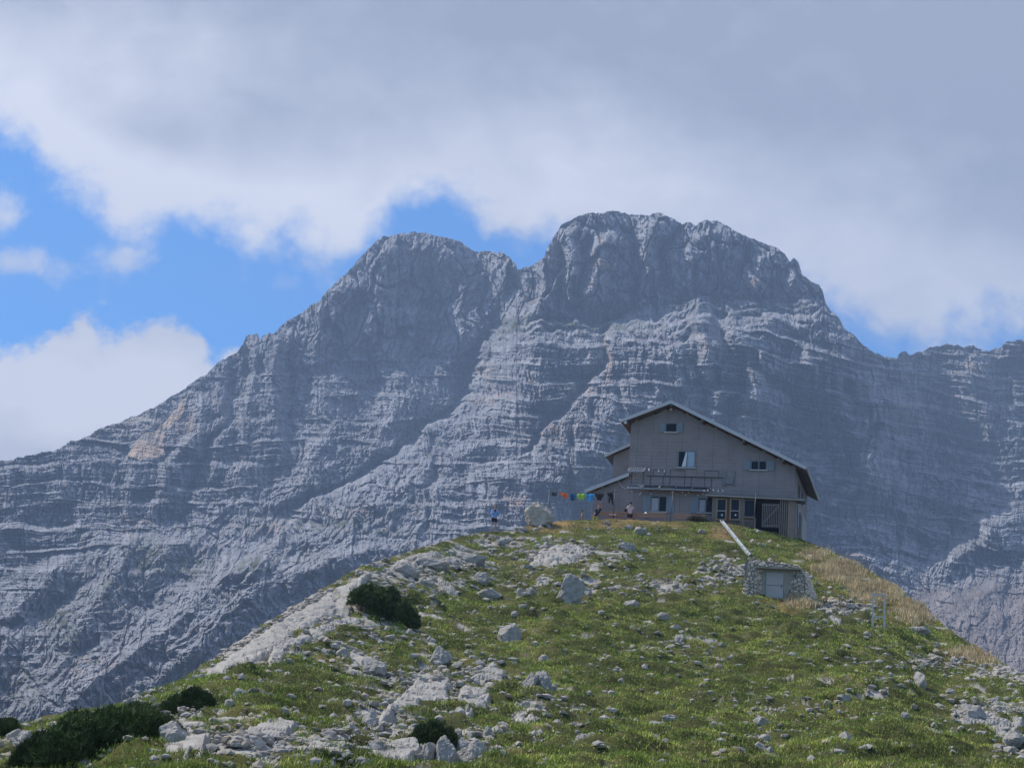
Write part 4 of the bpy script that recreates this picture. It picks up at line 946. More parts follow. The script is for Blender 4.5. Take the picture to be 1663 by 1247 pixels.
def stand_at(px, py, r_off=None, dep=None):
    if dep is not None:
        p = wpt(px, py, dep); return (p[0], p[1], float(H(np.array(p[0]), np.array(p[1]))))
    x, y, z = on_hill(px, py); return (float(x), float(y), float(z))
p0 = stand_at(801, 863.5)
person(p0, rad(8), 1.70, 'person in a light blue long-sleeved top and navy shorts standing alone on the crest', (.20, .38, .72), (.02, .025, .06), True, 'stand', None, 'long')
g = empty('phone', (p0[0]+.0, p0[1]-.37, p0[2]+1.27), rad(8), 'dark phone held up by the person in the blue top', 'phone')
m = MB(); m.box(-.04, .04, -.005, .005, -.07, .09); m.build('case', [M_dark], g, bevel=.006); m = MB(); m.box(-.034, .034, .0052, .0075, -.06, .08); m.build('screen', [M_glass], g)
person(stand_at(1022, 850, dep=-2.0), rad(175), 1.70, 'person in a pale pink t-shirt and black shorts seen from behind before the benches', (.62, .42, .42), (.015, .015, .018), True, 'back', None, 'short')
person(stand_at(966, 850, dep=-2.0), rad(-10), 1.72, 'man in a dark navy t-shirt and yellow shorts reaching up to the washing line', (.02, .035, .055), (.50, .42, .10), True, 'lean', None, 'short')
person(stand_at(944.5, 850, dep=-2.0), rad(80), 1.46, 'bare-chested child in dark shorts standing left of the man in yellow shorts', None, (.02, .02, .03), True, 'back')
pz_ = stand_at(907, 847, dep=-1.5)
person((pz_[0], pz_[1], pz_[2]-.62), rad(60), 1.6, 'dark-haired person in a white shirt sitting behind the crest near the big boulder', (.62, .63, .66), (.05, .05, .06), True, 'sit', None, 'short')
# bags
def bag(px, dep, w_m, h_m, col, lab, zoff=0, name='rucksack'):
    p = wpt(px, 845, dep); zg = float(H(np.array(p[0]), np.array(p[1]))); g = empty(name, (p[0], p[1], zg+zoff), -YAW, lab, 'rucksack')
    mt = simple('bag_cloth', col, .8, 0, .15, 8, .4, .02)
    skinmesh('body', {'a': ((-w_m*.36, 0, h_m*.45), (h_m*.36, h_m*.36)), 'b': ((0, .02, h_m*.5), (h_m*.5, h_m*.45)), 'c': ((w_m*.36, 0, h_m*.4), (h_m*.34, h_m*.34))}, [('a', 'b'), ('b', 'c')], mt, g)
    m = MB(); m.tube([(-w_m*.2, -h_m*.35, h_m*.3), (-w_m*.1, -h_m*.5, h_m*.7), (0, -h_m*.3, h_m*.95), (w_m*.12, -h_m*.1, h_m*1.0)], .018, 6); m.build('strap', [M_dark], g, True)
    m = MB(); m.box(-w_m*.12, w_m*.14, -h_m*.52, -h_m*.44, h_m*.2, h_m*.5); m.build('pocket', [mt], g, bevel=.01); return g
bag(1050, -2.2, .85, .52, (.02, .035, .04), 'dark green rucksack lying on the terrace in front of the long bench')
bag(974, -1.9, .5, .3, (.02, .02, .025), 'black bag lying on the terrace beside the man in yellow shorts', .25)
p1 = wpt(1016, 828, -2.05); g = empty('shoulder_bag', p1, -YAW, 'black bag hanging at the left hip of the person in the pink t-shirt', 'bag')
skinmesh('body', {'a': ((0, 0, -.12), (.09, .06)), 'b': ((0, 0, .1), (.10, .07))}, [('a', 'b')], simple('bag_black', (.015, .015, .018), .8), g); m = MB(); m.tube([(0, 0, .1), (.05, .02, .32), (.12, .02, .42)], .015, 6); m.build('strap', [M_dark], g, True)
p1 = wpt(1049, 833.5, -2.2); m = MB(); m.tube([(0, 0, -.03), (0, 0, -.02), (0, 0, .0), (0, 0, .07), (0, 0, .09)], [.15, .16, .09, .07, .02], 14); o = m.build('sun_hat', [M_white], None, True); o.location = p1; tag(o, 'small white hat lying on top of the dark green rucksack', 'hat')
# red-white table item under the clothesline pole
p1 = wpt(994.5, 836.5, -1.95); g = empty('drying_rack', (p1[0], p1[1], float(H(np.array(p1[0]), np.array(p1[1])))), -YAW, 'low reddish rack holding small white cups at the foot of the clothesline pole', 'rack')
hh = max(.35, p1[2]-g.location.z); m = MB(); m.box(-.28, .28, -.12, .12, hh-.05, hh-.02); m.build('shelf', [simple('rack_red', (.5, .10, .05), .6)], g)
for i in range(2): m = MB(); m.box(-.26+i*.48, -.22+i*.48, -.1, .1, -.1, hh-.052); m.build('leg', [M_bench], g)
for i in range(5): m = MB(); m.tube([(-.2+i*.1, 0, hh-.02), (-.2+i*.1, 0, hh+.06)], [.028, .036], 8); o = m.build('cup', [M_white], None, True); o.location = g.location; o.rotation_euler = (0, 0, -YAW); tag(o, 'small white cup standing on the low reddish rack', 'cup', 'white cups on the rack')

# ------------------------------------------------------------------ rocks
def rock_mesh(name, sx, sy, sz, seed, sub=4, planes=11, rough=.06, tint=(.33, .31, .285)):
    rg = np.random.default_rng(seed); bm = bmesh.new(); bmesh.ops.create_icosphere(bm, subdivisions=sub, radius=1.0)
    V = np.array([v_.co[:] for v_ in bm.verts]); Fc = np.array([[v_.index for v_ in f.verts] for f in bm.faces]); bm.free()
    Nn = rg.normal(size=(planes, 3)); Nn[:2, 2] = np.abs(Nn[:2, 2])+1; Nn /= np.linalg.norm(Nn, axis=1)[:, None]; dd_ = rg.uniform(.62, .95, planes)
    dt = V@Nn.T; rr = np.min(np.where(dt > .05, dd_/np.maximum(dt, .05), 9), axis=1); rr = np.minimum(rr, 1.05)
    P = V*rr[:, None]; s_ = seed*3.1
    P = P*(1+rough*fbm(P[:, 0]*2.2+s_, P[:, 1]*2.2, P[:, 2]*2.2+.3, o=4, g=.6)[:, None])
    P = P+V*(.8*rough*np.abs(ridged(P[:, 0]*1.5+s_, P[:, 1]*1.5+P[:, 2]*4, 0.0, o=3)))[:, None]*.4
    P = P*np.array([sx, sy, sz])
    tn = np.array(tint)*(1+.16*fbm(P[:, 0]*3/max(sx, .1)+s_, P[:, 2]*3/max(sz, .1), P[:, 1]*2/max(sy, .1)+.2, o=4)[:, None])
    tn = tn*(1-.35*sst(-ridged(P[:, 0]*2/max(sx, .1)+s_, P[:, 2]*3/max(sz, .1), 0.0, o=3), .1, .9))[:, None]
    l_2 = sst(fbm(P[:, 0]*2.4/max(sx, .1), P[:, 2]*2/max(sz, .1)+s_, P[:, 1]*2+.4, o=3), .15, .6)[:, None]*.35; tn = tn*(1-l_2)+np.array([.17, .17, .16])*l_2
    me = np_mesh(name, P, Fc, tn, smooth=False); return me
def rock(px, pb, wp, hp, label, seed, name='boulder', group=None, rzr=None, tint=(.33, .31, .285), sub=4, r_over=None, bury=.33, planes=11, rough=.10, tilt=0.0):
    x, y, z = [float(q) for q in on_hill(px, pb)]; r = math.hypot(x, y)
    sx = wp*r/FOC/2*1.0; sz = hp*r/FOC/(2-bury*2)*(.92 if hp < wp*1.1 else .82)
    me = rock_mesh(name, sx, (sx+sz)*.5, sz, seed, sub, planes, rough, tint); o = link(name, me, None, [M_stone]); me.update()
    o.location = (x, y, z+sz*(1-bury*2)-.02); o.rotation_euler = (0, tilt, rad((seed*37) % 40-20) if rzr is None else rzr)
    # put the origin on the ground
    off = sz*(1-bury*2)
    me.transform(Matrix.Translation((0, 0, off))); o.location.z = z-.02
    tag(o, label, 'boulder', group); return o
B_ = [(925,984,44,44,'tall pale boulder leaning left on the upper slope, below the broad cracked outcrop',1),(943,968,34,26,'grey boulder resting against the right side of the tall leaning boulder',2),
(829,1041,46,40,'pointed pyramid-shaped pale boulder in the middle of the grassy slope',3),(838,1043,14,9,'small stone at the foot of the pyramid-shaped boulder',4),(834,1008,13,10,'small round stone just above the tip of the pyramid-shaped boulder',5),
(780,953,34,22,'smooth pale boulder right of the large dark upper shrub',6),(1017,894,31,15,'low rounded pale boulder on the grass below the benches',7),(714,1084,34,32,'pale boulder with a sloping flat top left of the pyramid-shaped boulder',8),
(608,1097,36,31,'pale tilted boulder right of the long bare slab',9),(557,1065,22,19,'rounded stone at the right end of the long bare slab',10),(861,975,20,19,'squarish upright stone left of the tall leaning boulder',11),
(844,975,14,14,'brownish square stone next to the squarish upright stone',12),(795,972,46,17,'flat slab-like boulder above the scree, below the smooth pale boulder',13),(664,1029,17,16,'grey block standing beside the large dark upper shrub',14),
(1024,984,31,12,'low flat stone on the grass right of the tall leaning boulder',15),(1078,1007,22,13,'small oval stone on the open grass left of the stone bunker',16),(859,1135,26,44,'steep left block of the split rock group in the lower middle',17),
(881,1136,32,46,'tall dark-cracked right block of the split rock group in the lower middle',18),(862,1154,36,20,'rounded low boulder in front of the split rock group',19),(898,1134,14,18,'small block at the right edge of the split rock group',20),
(885,1156,30,15,'flat crumbly boulder at the lower right of the split rock group',21),(903,1118,15,11,'small grey stone right of the split rock group',22),(694,1240,24,36,'narrow upright block in the cluster at the bottom centre',23),
(722,1243,40,56,'tallest upright block of the cluster at the bottom centre',24),(752,1215,30,40,'rounded block in the upper part of the cluster at the bottom centre',25),(775,1226,32,34,'egg-shaped block on the right of the cluster at the bottom centre',26),
(790,1204,18,18,'small block crowning the right end of the cluster at the bottom centre',27),(762,1244,34,32,'low front block of the cluster at the bottom centre',28),(1490,1031,38,16,'pale flat boulder on the right slope behind the grass edge',29),
(1066,1187,26,16,'left of a pair of grey stones on the lower grass',30),(1088,1180,30,14,'right of a pair of grey stones on the lower grass',31),(1494,1127,18,28,'pointed stone standing on the right slope below the rubble strip',32),
(1544,1132,17,12,'round white stone on the right slope',33),(1578,1172,42,32,'large boulder at the left end of the gravel mound on the right',34),(1371,1217,24,18,'dark angular stone on the lower right grass',35),
(1447,1205,22,18,'left stone of a rubble trio at the lower right',36),(1468,1206,22,13,'right stone of a rubble trio at the lower right',37),(1238,1191,30,18,'topmost stone of a small pile at the bottom right of centre',38),
(1219,1208,24,13,'left stone of a small pile at the bottom right of centre',39),(1242,1208,22,12,'right stone of a small pile at the bottom right of centre',40),(1232,1220,22,14,'lowest stone of a small pile at the bottom right of centre',41),
(1646,1232,30,28,'pale boulder at the lower right edge',42),(1102,1043,18,16,'round grey stone above a patch of rubble in the middle right',43),(1097,1025,18,9,'flat pale stone above the round grey stone',44),
(1287,1073,16,8,'small white stone alone in the grass below the stone bunker',45),(1470,1168,16,10,'small grey stone left of the gravel mound',46),(1303,1174,21,12,'dark rounded stone at the left of a loose row',47),
(1372,1152,26,14,'broken stone at the right of a loose row',48),(1062,1226,20,11,'small stone near the bottom edge, right of centre',49),(1139,865,14,8,'small pale stone near the top of the slope below the porch',50),
(1038,867,24,14,'pale pointed stone just below the dark rucksack',51),(944,1226,27,12,'flat white slab lying on the grass at the bottom centre right',52),(904,1184,16,13,'small bent stone on the bright grass',53),
(23,1206,26,27,'pale boulder at the left edge beside the big dark shrub',54),(38,1224,28,24,'pale boulder in front of the left edge boulder',55),(880,1068,0,0,'',0),(885,1075,22,14,'long pale stone below the pyramid-shaped boulder',57),
(766,1086,16,8,'small white stone right of the sloping flat-topped boulder',58),(820,1195,10,8,'small stone on the grass above the bottom cluster',59),(655,1245,34,36,'grey block left of the narrow upright block at the bottom',60),
(600,1188,40,30,'grey boulder at the left end of the grooved slab',61),(565,1215,30,34,'upright grey boulder at the bottom left of the grooved slab',62),(535,1236,32,26,'blocky boulder near the bottom edge left of centre',63),
(618,1238,46,34,'broad cracked boulder at the bottom edge left of centre',64),(667,1182,20,30,'pale block at the left edge of the small dark lower shrub',65),(320,1166,30,28,'pale boulder right of the big dark shrub',66),
(338,1148,22,20,'pale boulder just under the small left shrub',67),(372,1150,18,18,'upright white stone between grass tufts on the left',68),(275,1232,60,44,'large pale rock below the right end of the big dark shrub',69),
(165,1243,50,26,'low pale rock under the big dark shrub',70),(390,1130,26,14,'flat grey boulder below the foot of the long slab',71),(210,1146,22,16,'pale pointed rock on the crest behind the big dark shrub',72),
(660,935,44,22,'layered pale rock on the crest above the large dark upper shrub',73),(700,925,60,24,'broad layered rock on the upper left slope',74),(765,915,44,22,'pale rock at the right end of the layered rocks',75),
(690,950,36,16,'flat rock just right of the large dark upper shrub',76),(815,885,22,13,'small grey rock below the person in the blue top',77),(846,864,26,7,'white flat rock on the crest left of the big pale boulder',78),
(1520,1050,12,6,'tiny pale stone on the right edge of the slope',79),(1140,950,16,8,'small pale stone beside the gravel left of the stone bunker',80)]
for (px, pb, wp, hp, lb, sd) in B_:
    if wp: rock(px, pb, wp, hp, lb, sd, sub=5 if wp > 30 else 4, planes=13+sd % 7)
# the big boulder on the crest
o = rock(876, 853, 48, 40, 'big pale rounded boulder on the crest between the blue-clad person and the washing line', 101, sub=5, rzr=0.0, tint=(.40, .36, .31), bury=.12, planes=8)
for v_ in o.data.vertices:
    k_ = v_.co.x/1.0; v_.co.z *= 1-.16*k_; v_.co.x += .0
# split outcrop on the upper slope and long slabs
def outcrop(name, poly, hgt, label, seed, groove=None, gamp=.12, nn=120, crack=.10):
    us = [p[0] for p in poly]; vs = [p[1] for p in poly]
    nx = int(max(40, min(240, (max(us)-min(us))*.9))); ny = int(max(30, min(160, (max(vs)-min(vs))*1.4)))
    uu, vv = np.meshgrid(np.linspace(min(us)-4, max(us)+4, nx), np.linspace(max(vs)+4, min(vs)-4, ny))
    uw = uu+4*fbm(uu/18+seed, vv/12, o=3); vw = vv+3*fbm(uu/18, vv/12+seed, o=3)
    dist = np.full(uu.shape, 1e9)
    for i in range(len(poly)):
        (x1, y1), (x2, y2) = poly[i], poly[(i+1) % len(poly)]
        t = np.clip(((uw-x1)*(x2-x1)+(vw-y1)*(y2-y1))/((x2-x1)**2+(y2-y1)**2), 0, 1)
        dist = np.minimum(dist, np.hypot(uw-x1-t*(x2-x1), vw-y1-t*(y2-y1)))
    ins = inpoly(uw, vw, poly); sd_ = np.where(ins, dist, -dist)
    x, y, z = on_hill(uu, vv); z = hill_macro(x, y)+.3*hill_micro(x, y)
    r = np.hypot(x, y)
    hh = hgt*.5*sst(sd_, -1, 9)-.35*(1-sst(sd_, -4, 2))
    a_, b_2 = (groove or (1, 0)); q = (x*a_+y*.3)*1.0; rr_ = z*1.0
    gr = ridged((uu*b_2-vv*a_*1.6)/8.5+seed+fbm(uu/30, vv/20, o=2)*.7, (uu*a_+vv*b_2)/70, o=3, g=.6)
    blk = ridged(uu/26+seed, vv/13, o=3, g=.5)
    fa, ea = facet(x/.85+fbm(x, y, o=2)*.3, y/1.3+z/.7, tilt=.7, seed=3); fb, eb = facet(x/.22, y/.34+z/.3, tilt=.8, seed=5)
    hh = hh+sst(sd_, 0, 6)*((fa*.035-.05*(1-sst(ea, 0, .2)))*min(1.3, crack/.15)+fb*.012+gamp*gr*.03)*np.clip(r/40, .6, 1.6)*(1.15 if name == 'rock_slab' else 1)
    n_ = fbm(uu/12+seed, vv/7, o=4)-1.3*(1-sst(ea, 0, .08))*(crack/.15)
    tn = np.array([.34, .32, .295])*(1+.16*n_[..., None])*(1-.25*sst(-gr, -.2, .8)[..., None]); P = np.stack([x, y, z+hh], -1)
    cx, cy, cz = P[ny//2, nx//2]; P = P-np.array([cx, cy, cz])
    F_ = grid_faces(ny, nx); keep = (sd_.ravel()[F_] > -5).any(1); F_ = F_[keep]
    used, inv = np.unique(F_, return_inverse=True)
    me = np_mesh(name, P.reshape(-1, 3)[used], inv.reshape(F_.shape), np.clip(tn, .05, .8).reshape(-1, 3)[used], smooth=False); o = link(name, me, None, [M_stone]); o.location = (cx, cy, cz)
    tag(o, label, 'rock outcrop'); return o
outcrop('rock_slab', [(310,1110),(350,1082),(400,1048),(450,1012),(500,985),(545,957),(600,928),(612,936),(575,965),(575,990),(535,1010),(480,1040),(450,1062),(410,1085),(350,1104)], .35, 'long bare pale slab falling along the left skyline of the hill', 3.1, (.75, .66), .22)
outcrop('rock_slab', [(430,1090),(440,1055),(490,1030),(540,1008),(570,1004),(566,1024),(520,1045),(470,1062),(455,1085)], .35, 'second bare pale slab below the long skyline slab', 5.7, (.85, .5), .18)
outcrop('rock_slab', [(600,1188),(625,1160),(665,1120),(700,1103),(735,1112),(730,1150),(690,1160),(650,1168),(615,1196)], .45, 'grooved pale slab sloping down to the left in the lower middle', 8.3, (.55, .83), .35)
outcrop('rock_outcrop', [(735,1165),(742,1130),(770,1100),(800,1080),(825,1100),(822,1120),(800,1140),(790,1160),(755,1172)], .4, 'broken pale outcrop right of the grooved slab', 11.9, (.7, .7), .25, crack=.2)
outcrop('rock_outcrop', [(860,915),(880,895),(905,884),(940,886),(962,898),(963,910),(935,916),(905,921),(880,917)], .55, 'broad domed cracked outcrop on the upper slope', 14.2, (.6, .8), .1, crack=.3)
outcrop('rock_outcrop', [(575,1225),(600,1203),(640,1205),(680,1210),(690,1235),(660,1250),(600,1252)], .35, 'pale cracked outcrop at the bottom edge beneath the small dark shrub', 17.5, (.9, .3), .15, crack=.25)
outcrop('rock_outcrop', [(700,925),(715,905),(760,897),(790,902),(770,915),(740,925)], .3, 'low layered outcrop left of the domed outcrop', 21.5, (.2, .98), .12, crack=.15)
outcrop('rock_outcrop', [(240,1225),(262,1195),(300,1190),(345,1215),(330,1245),(270,1250)], .4, 'pale rock face right below the big dark shrub', 23.5, (.5, .8), .15, crack=.3)

outcrop('rock_outcrop', [(618,930),(650,908),(700,892),(728,897),(700,918),(655,940)], .35, 'layered outcrop on the upper left crest above the dark round pine', 31.5, (.3, .95), .12, crack=.15)
outcrop('rock_outcrop', [(690,962),(730,940),(795,932),(790,950),(735,968)], .25, 'thin ledge of pale rock above the smooth pale boulder', 33.5, (.2, .98), .12, crack=.15)
outcrop('rock_outcrop', [(1535,1168),(1560,1142),(1620,1138),(1680,1158),(1663,1188),(1580,1192)], .3, 'low domed pale outcrop at the right edge behind the gravel mound boulder', 35.5, (.8, .3), .1, crack=.2)
outcrop('rock_outcrop', [(372,1218),(400,1190),(452,1168),(492,1178),(455,1218),(400,1243)], .3, 'flat pale outcrop between the gravel and grass at the lower left', 37.5, (.6, .6), .12, crack=.2)
outcrop('rock_outcrop', [(818,1165),(838,1142),(872,1150),(900,1160),(870,1176),(838,1176)], .3, 'low broken outcrop around the split rock group', 39.5, (.6, .6), .12, crack=.2)
outcrop('rock_outcrop', [(480,1250),(500,1222),(545,1205),(575,1215),(560,1250)], .35, 'pale outcrop at the bottom edge left of the blocky boulder', 41.5, (.6, .8), .12, crack=.2)
# countable small stones, then the gravel that nobody could count
def sample_px(n, seed, wfun, vlo=845, vhi=1265):
    rg = np.random.default_rng(seed); out = []
    tot = 0
    while tot < n:
        uu = rg.uniform(-20, 1690, 20000); vv = rg.uniform(vlo, vhi, 20000); az, e_ = azel(uu, vv); ec, rc = crest(az)
        k = (e_ < ec-.0012) & (rg.uniform(size=20000) < wfun(uu, vv)); out.append(np.stack([uu[k], vv[k]], 1)); tot += k.sum()
    return np.concatenate(out)[:n]
def stone_w(uu, vv): return np.clip(.18*sst(-(uu-1000), -400, 500)+zone(uu, vv, ROCKY)*1.0+.05+.30*np.clip(fbm(uu/60, vv/25, o=3), 0, 1), 0, 1)
ico = bmesh.new(); bmesh.ops.create_icosphere(ico, subdivisions=1, radius=1.0); IV = np.array([v_.co[:] for v_ in ico.verts]); IF = np.array([[v_.index for v_ in f.verts] for f in ico.faces]); ico.free()
variants = [rock_mesh('small_stone', 1, .8, .62, 200+i, 3, 8, .05) for i in range(8)]
sp = sample_px(290, 3, stone_w)
sx_, sy_, sz_ = on_hill(sp[:, 0], sp[:, 1]); rs = RNG.uniform(0, 1, len(sp))
for i in range(len(sp)):
    me = variants[i % 8]; o = bpy.data.objects.new('small_stone', me); COL.objects.link(o)
    if i < 8: me.materials.append(M_stone)
    r = math.hypot(sx_[i], sy_[i]); s_ = (.05+.13*rs[i]**2.2)*(.55+r/80)
    o.location = (sx_[i], sy_[i], sz_[i]+s_*.12); o.scale = (s_*(.8+.5*random.random()), s_*(.8+.4*random.random()), s_*(.7+.4*random.random())); o.rotation_euler = (random.uniform(-.3, .3), random.uniform(-.3, .3), random.uniform(0, 6.28))
    tag(o, 'small pale limestone stone lying loose in the mountain grass', 'stone', 'small pale stones scattered in the grass')
def stones_mass(name, pts, smin, smax, seed, lab):
    rg = np.random.default_rng(seed); n = len(pts); x, y, z = on_hill(pts[:, 0], pts[:, 1]); r = np.hypot(x, y)
    s_ = (smin+(smax-smin)*rg.uniform(size=n)**3)*(.45+r/75)
    dirs_ = IV[None]*(1+.28*rg.normal(size=(n, len(IV), 1)).clip(-1.2, 1.2)); sc_ = np.stack([s_*rg.uniform(.8, 1.4, n), s_*rg.uniform(.8, 1.3, n), s_*rg.uniform(.5, .9, n)], -1)
    P = dirs_*sc_[:, None]; a = rg.uniform(0, 6.28, n)[:, None]; X_ = P[..., 0]*np.cos(a)-P[..., 1]*np.sin(a); Y_ = P[..., 0]*np.sin(a)+P[..., 1]*np.cos(a)
    V = np.stack([X_+x[:, None], Y_+y[:, None], P[..., 2]+(z+s_*.10)[:, None]], -1); Fc = IF[None]+np.arange(n)[:, None, None]*len(IV)
    t = np.array([.34, .32, .29])*rg.uniform(.72, 1.12, (n, 1, 1))*np.ones((n, len(IV), 3))
    warm = (rg.uniform(size=(n, 1, 1)) < .12)*1.0; t = t*(1-warm*.5)+np.array([.42, .32, .24])*warm*.5
    o = link(name, np_mesh(name, V.reshape(-1, 3), Fc.reshape(-1, 3), t.reshape(-1, 3), smooth=False), None, [M_stone]); tag(o, lab, kind='stuff')
gp = sample_px(17000, 21, lambda a, c: np.clip(zone(a, c, ROCKY)**1.5*.8+.03*sst(-(a-1000), -300, 500)+.03+.16*np.clip(fbm(a/45+3, c/18, o=3)-.35, 0, 1), 0, 1))
stones_mass('gravel', gp, .022, .14, 5, 'loose pale limestone rubble and gravel spread over the slope')

# ------------------------------------------------------------------ stone bunker with a door
bx_, by_, bz_ = [float(q) for q in on_hill(1260, 978)]; BR = math.hypot(bx_, by_); BO = np.array([bx_, by_, bz_]); MP = BR/FOC
BYAW = rad(4)+math.atan2(bx_, by_)
bnk = empty('stone_bunker', BO, -BYAW, 'small rough stone bunker with a flat grey door set in the grassy slope', 'bunker')
BXv = np.array([math.cos(BYAW), -math.sin(BYAW), 0]); BYv = np.array([math.sin(BYAW), math.cos(BYAW), 0])
def G(px, py, dep=0.0):
    d_ = pdir(px, py); q = d_*(((BO+BYv*dep)@BYv)/(d_@BYv))-BO; return float(q@BXv), float(q[2])
def bw(x, y, z): return BO+BXv*x+BYv*y+np.array([0, 0, z])
def stone_face(acc, quad, rows_, seed, size=.16, push=.06):
    """rough rubble facing on a wall plane: each stone stands proud of its mortar; quad = bl, br, tr, tl"""
    A, B2, C2, D2 = [np.array(q, float) for q in quad]; nrm = np.cross(B2-A, D2-A); nrm /= np.linalg.norm(nrm)
    lw = max(np.linalg.norm(B2-A), np.linalg.norm(C2-D2)); lh = max(np.linalg.norm(D2-A), np.linalg.norm(C2-B2)); nx = max(6, int(lw/.022)); ny = max(6, int(lh/.022))
    ss_x, tt_ = np.meshgrid(np.linspace(0, 1, nx), np.linspace(0, 1, ny)); S_ = ss_x[..., None]; T_ = tt_[..., None]
    P = (A*(1-S_)+B2*S_)*(1-T_)+(D2*(1-S_)+C2*S_)*T_; a_, b_2 = ss_x*lw, tt_*lh
    wx_ = .25*fbm(a_/.25+seed, b_2/.25, o=2)
    h, e_ = facet(a_/(size*1.25)+wx_, b_2/(size*.85)+wx_, tilt=.35, seed=seed)
    edge_ = sst(e_, .03, .30); dsp = push*(edge_*(1+.35*h)-.45)+.012*fbm(a_/.06+seed, b_2/.06, o=3)
    P = P+nrm*dsp[..., None]
    st_ = np.array([.56, .48, .40])*(1+.24*h[..., None]+.15*fbm(a_/.1, b_2/.1+seed, o=3)[..., None]); mo = np.array([.17, .145, .12]); k_ = sst(e_, .02, .14)[..., None]
    acc.append((P.reshape(-1, 3), grid_faces(ny, nx), np.clip(mo*(1-k_)+st_*k_, .02, .7).reshape(-1, 3)))
def face_build(acc, name, parent):
    V, F_, T_, o_ = [], [], [], 0
    for v_, f__, t in acc: V.append(v_); F_.append(f__+o_); T_.append(t); o_ += len(v_)
    return link(name, np_mesh(name, np.concatenate(V), np.concatenate(F_), np.concatenate(T_)), parent, [M_stone])
ico = bmesh.new(); bmesh.ops.create_icosphere(ico, subdivisions=2, radius=1.0); IV2 = np.array([v_.co[:] for v_ in ico.verts]); IF2 = [[v_.index for v_ in f.verts] for f in ico.faces]; ico.free()
xl0, zl1 = G(1222, 911); xr0, zr1 = G(1296, 925); xd0 = G(1243, 950)[0]; xd1 = G(1271.5, 950)[0]; zt1 = G(1260, 925)[1]
xA = G(1205, 950, -.1)[0]; xP = G(1224, 950)[0]; xQ = G(1328, 985, -.3)[0]; zQ = G(1290, 928)[1]
zg = -.45
c = MB()          # core masonry
c.box(xA+.1, xP, -.05, 2.2, zg, zl1-.05); c.box(xP, xr0-.02, .45, 2.2, zg, zt1+.25)
pf = [(xd1+.1, .62, zg), (xQ-.12, .20, zg), (xr0+.16, .29, zr1-.08), (xd1+.1, .62, zr1-.08)]
c.poly(pf+[(p[0], 2.1, p[2]+.1) for p in pf], [(0, 1, 2, 3), (7, 6, 5, 4), (0, 4, 5, 1), (1, 5, 6, 2), (2, 6, 7, 3), (3, 7, 4, 0)])
core = c.build('masonry_core', [M_mortar], bnk)
c = []
stone_face(c, [(xA, -.06, zg), (xP, -.06, zg), (xP, -.06, zl1), (xA+.28, -.06, zl1)], 9, 1, .25, .10)
stone_face(c, [(xP, -.05, zg), (xd0-.2, .40, zg), (xd0-.2, .40, zt1+.1), (xP, -.05, zt1+.1)], 8, 2, .22, .07)
stone_face(c, [(xA-.05, 1.6, zg+.2), (xA, -.05, zg), (xA+.28, -.05, zl1), (xA+.3, 1.6, zl1)], 8, 9, .25, .10)
face_build(c, 'left_pier', bnk)
c = []
stone_face(c, [(xd1+.06, .42, zg), (xQ-.1, -.02, zg), (xr0+.22, .08, zr1-.08), (xd1+.50, .42, zt1+.04)], 9, 3, .25, .10)
stone_face(c, [(xQ-.12, .0, zg), (xQ+.1, 1.9, zg+.1), (xr0+.4, 1.9, zr1+.1), (xr0+.2, .0, zr1-.04)], 8, 4, .25, .10)
face_build(c, 'wing_wall', bnk)
c = MB(); c.box(xA+.25, xr0+.12, -.08, .6, zt1+.05, zt1+.12); c.build('lintel', [M_conc], bnk, bevel=.01)
c = []
stone_face(c, [(xA+.24, -.05, zt1+.12), (xr0+.12, -.05, zt1+.12), (xr0+.06, -.02, zr1+.20), (xA+.24, -.02, zl1+.12)], 2, 5, .30, .11)
stone_face(c, [(xA+.22, -.02, zl1+.10), (xr0+.06, -.02, zr1+.18), (xr0+.06, 1.6, zr1+.28), (xA+.24, 1.6, zl1+.2)], 5, 6, .26, .08)
stone_face(c, [(xr0+.1, -.05, zt1+.12), (xr0+.12, 1.6, zt1+.12), (xr0+.06, 1.6, zr1+.28), (xr0+.06, -.04, zr1+.2)], 2, 7, .24, .06)
face_build(c, 'capping_course', bnk)
c = MB(); c.box(xd0-.22, xd0-.012, .38, .449, zg, zt1+.04); c.prism([(xd1+.012, zg), (xd1+.06, zg), (xd1+.50, zt1+.04), (xd1+.012, zt1+.04)], .37, .449); c.box(xd0-.012, xd1+.012, .38, .449, zt1-.07, zt1+.04); c.build('door_reveal', [M_conc], bnk)
c = MB(); c.box(xd0, xd1, .34, .378, -.2, zt1-.075); dr = c.build('door', [M_door], bnk, bevel=.006)
c = MB(); c.box(xd1-.10, xd1-.06, .31, .338, (zt1)*.45, zt1*.45+.12); c.build('handle', [M_metal], dr)
c = MB(); c.box(xd0+.01, xd1-.01, .332, .339, zt1*.5, zt1*.5+.03); c.build('panel_seam', [M_frame], dr)

# channel lying on the slope between the hut and the bunker
cpx = np.linspace(1171.5, 1216, 13); cpy = np.linspace(850.5, 906, 13)
cx_, cy_, _z = on_hill(cpx, cpy); cz_ = hill_macro(cx_, cy_)+.16
cp_ = np.stack([cx_, cy_, cz_], -1); g = empty('drain_channel', cp_[0], 0, 'straight pale metal drain channel running down the grass from the porch to the stone bunker', 'pipe')
cp_ = [Vector(q-cp_[0]) for q in cp_]
m = MB(); m2 = MB()
for a_q, b_q in zip(cp_[:-1], cp_[1:]):
    m.bar(tuple(a_q), tuple(b_q), .17, .05); sdv = (b_q-a_q).normalized().cross(Vector((0, 0, 1))).normalized()*.085
    for sg in (-1, 1): m2.bar(tuple(a_q+sdv*sg+Vector((0, 0, .05))), tuple(b_q+sdv*sg+Vector((0, 0, .05))), .025, .11)
m.build('channel_floor', [M_pipe], g); m2.build('channel_rim', [M_pipe], g)
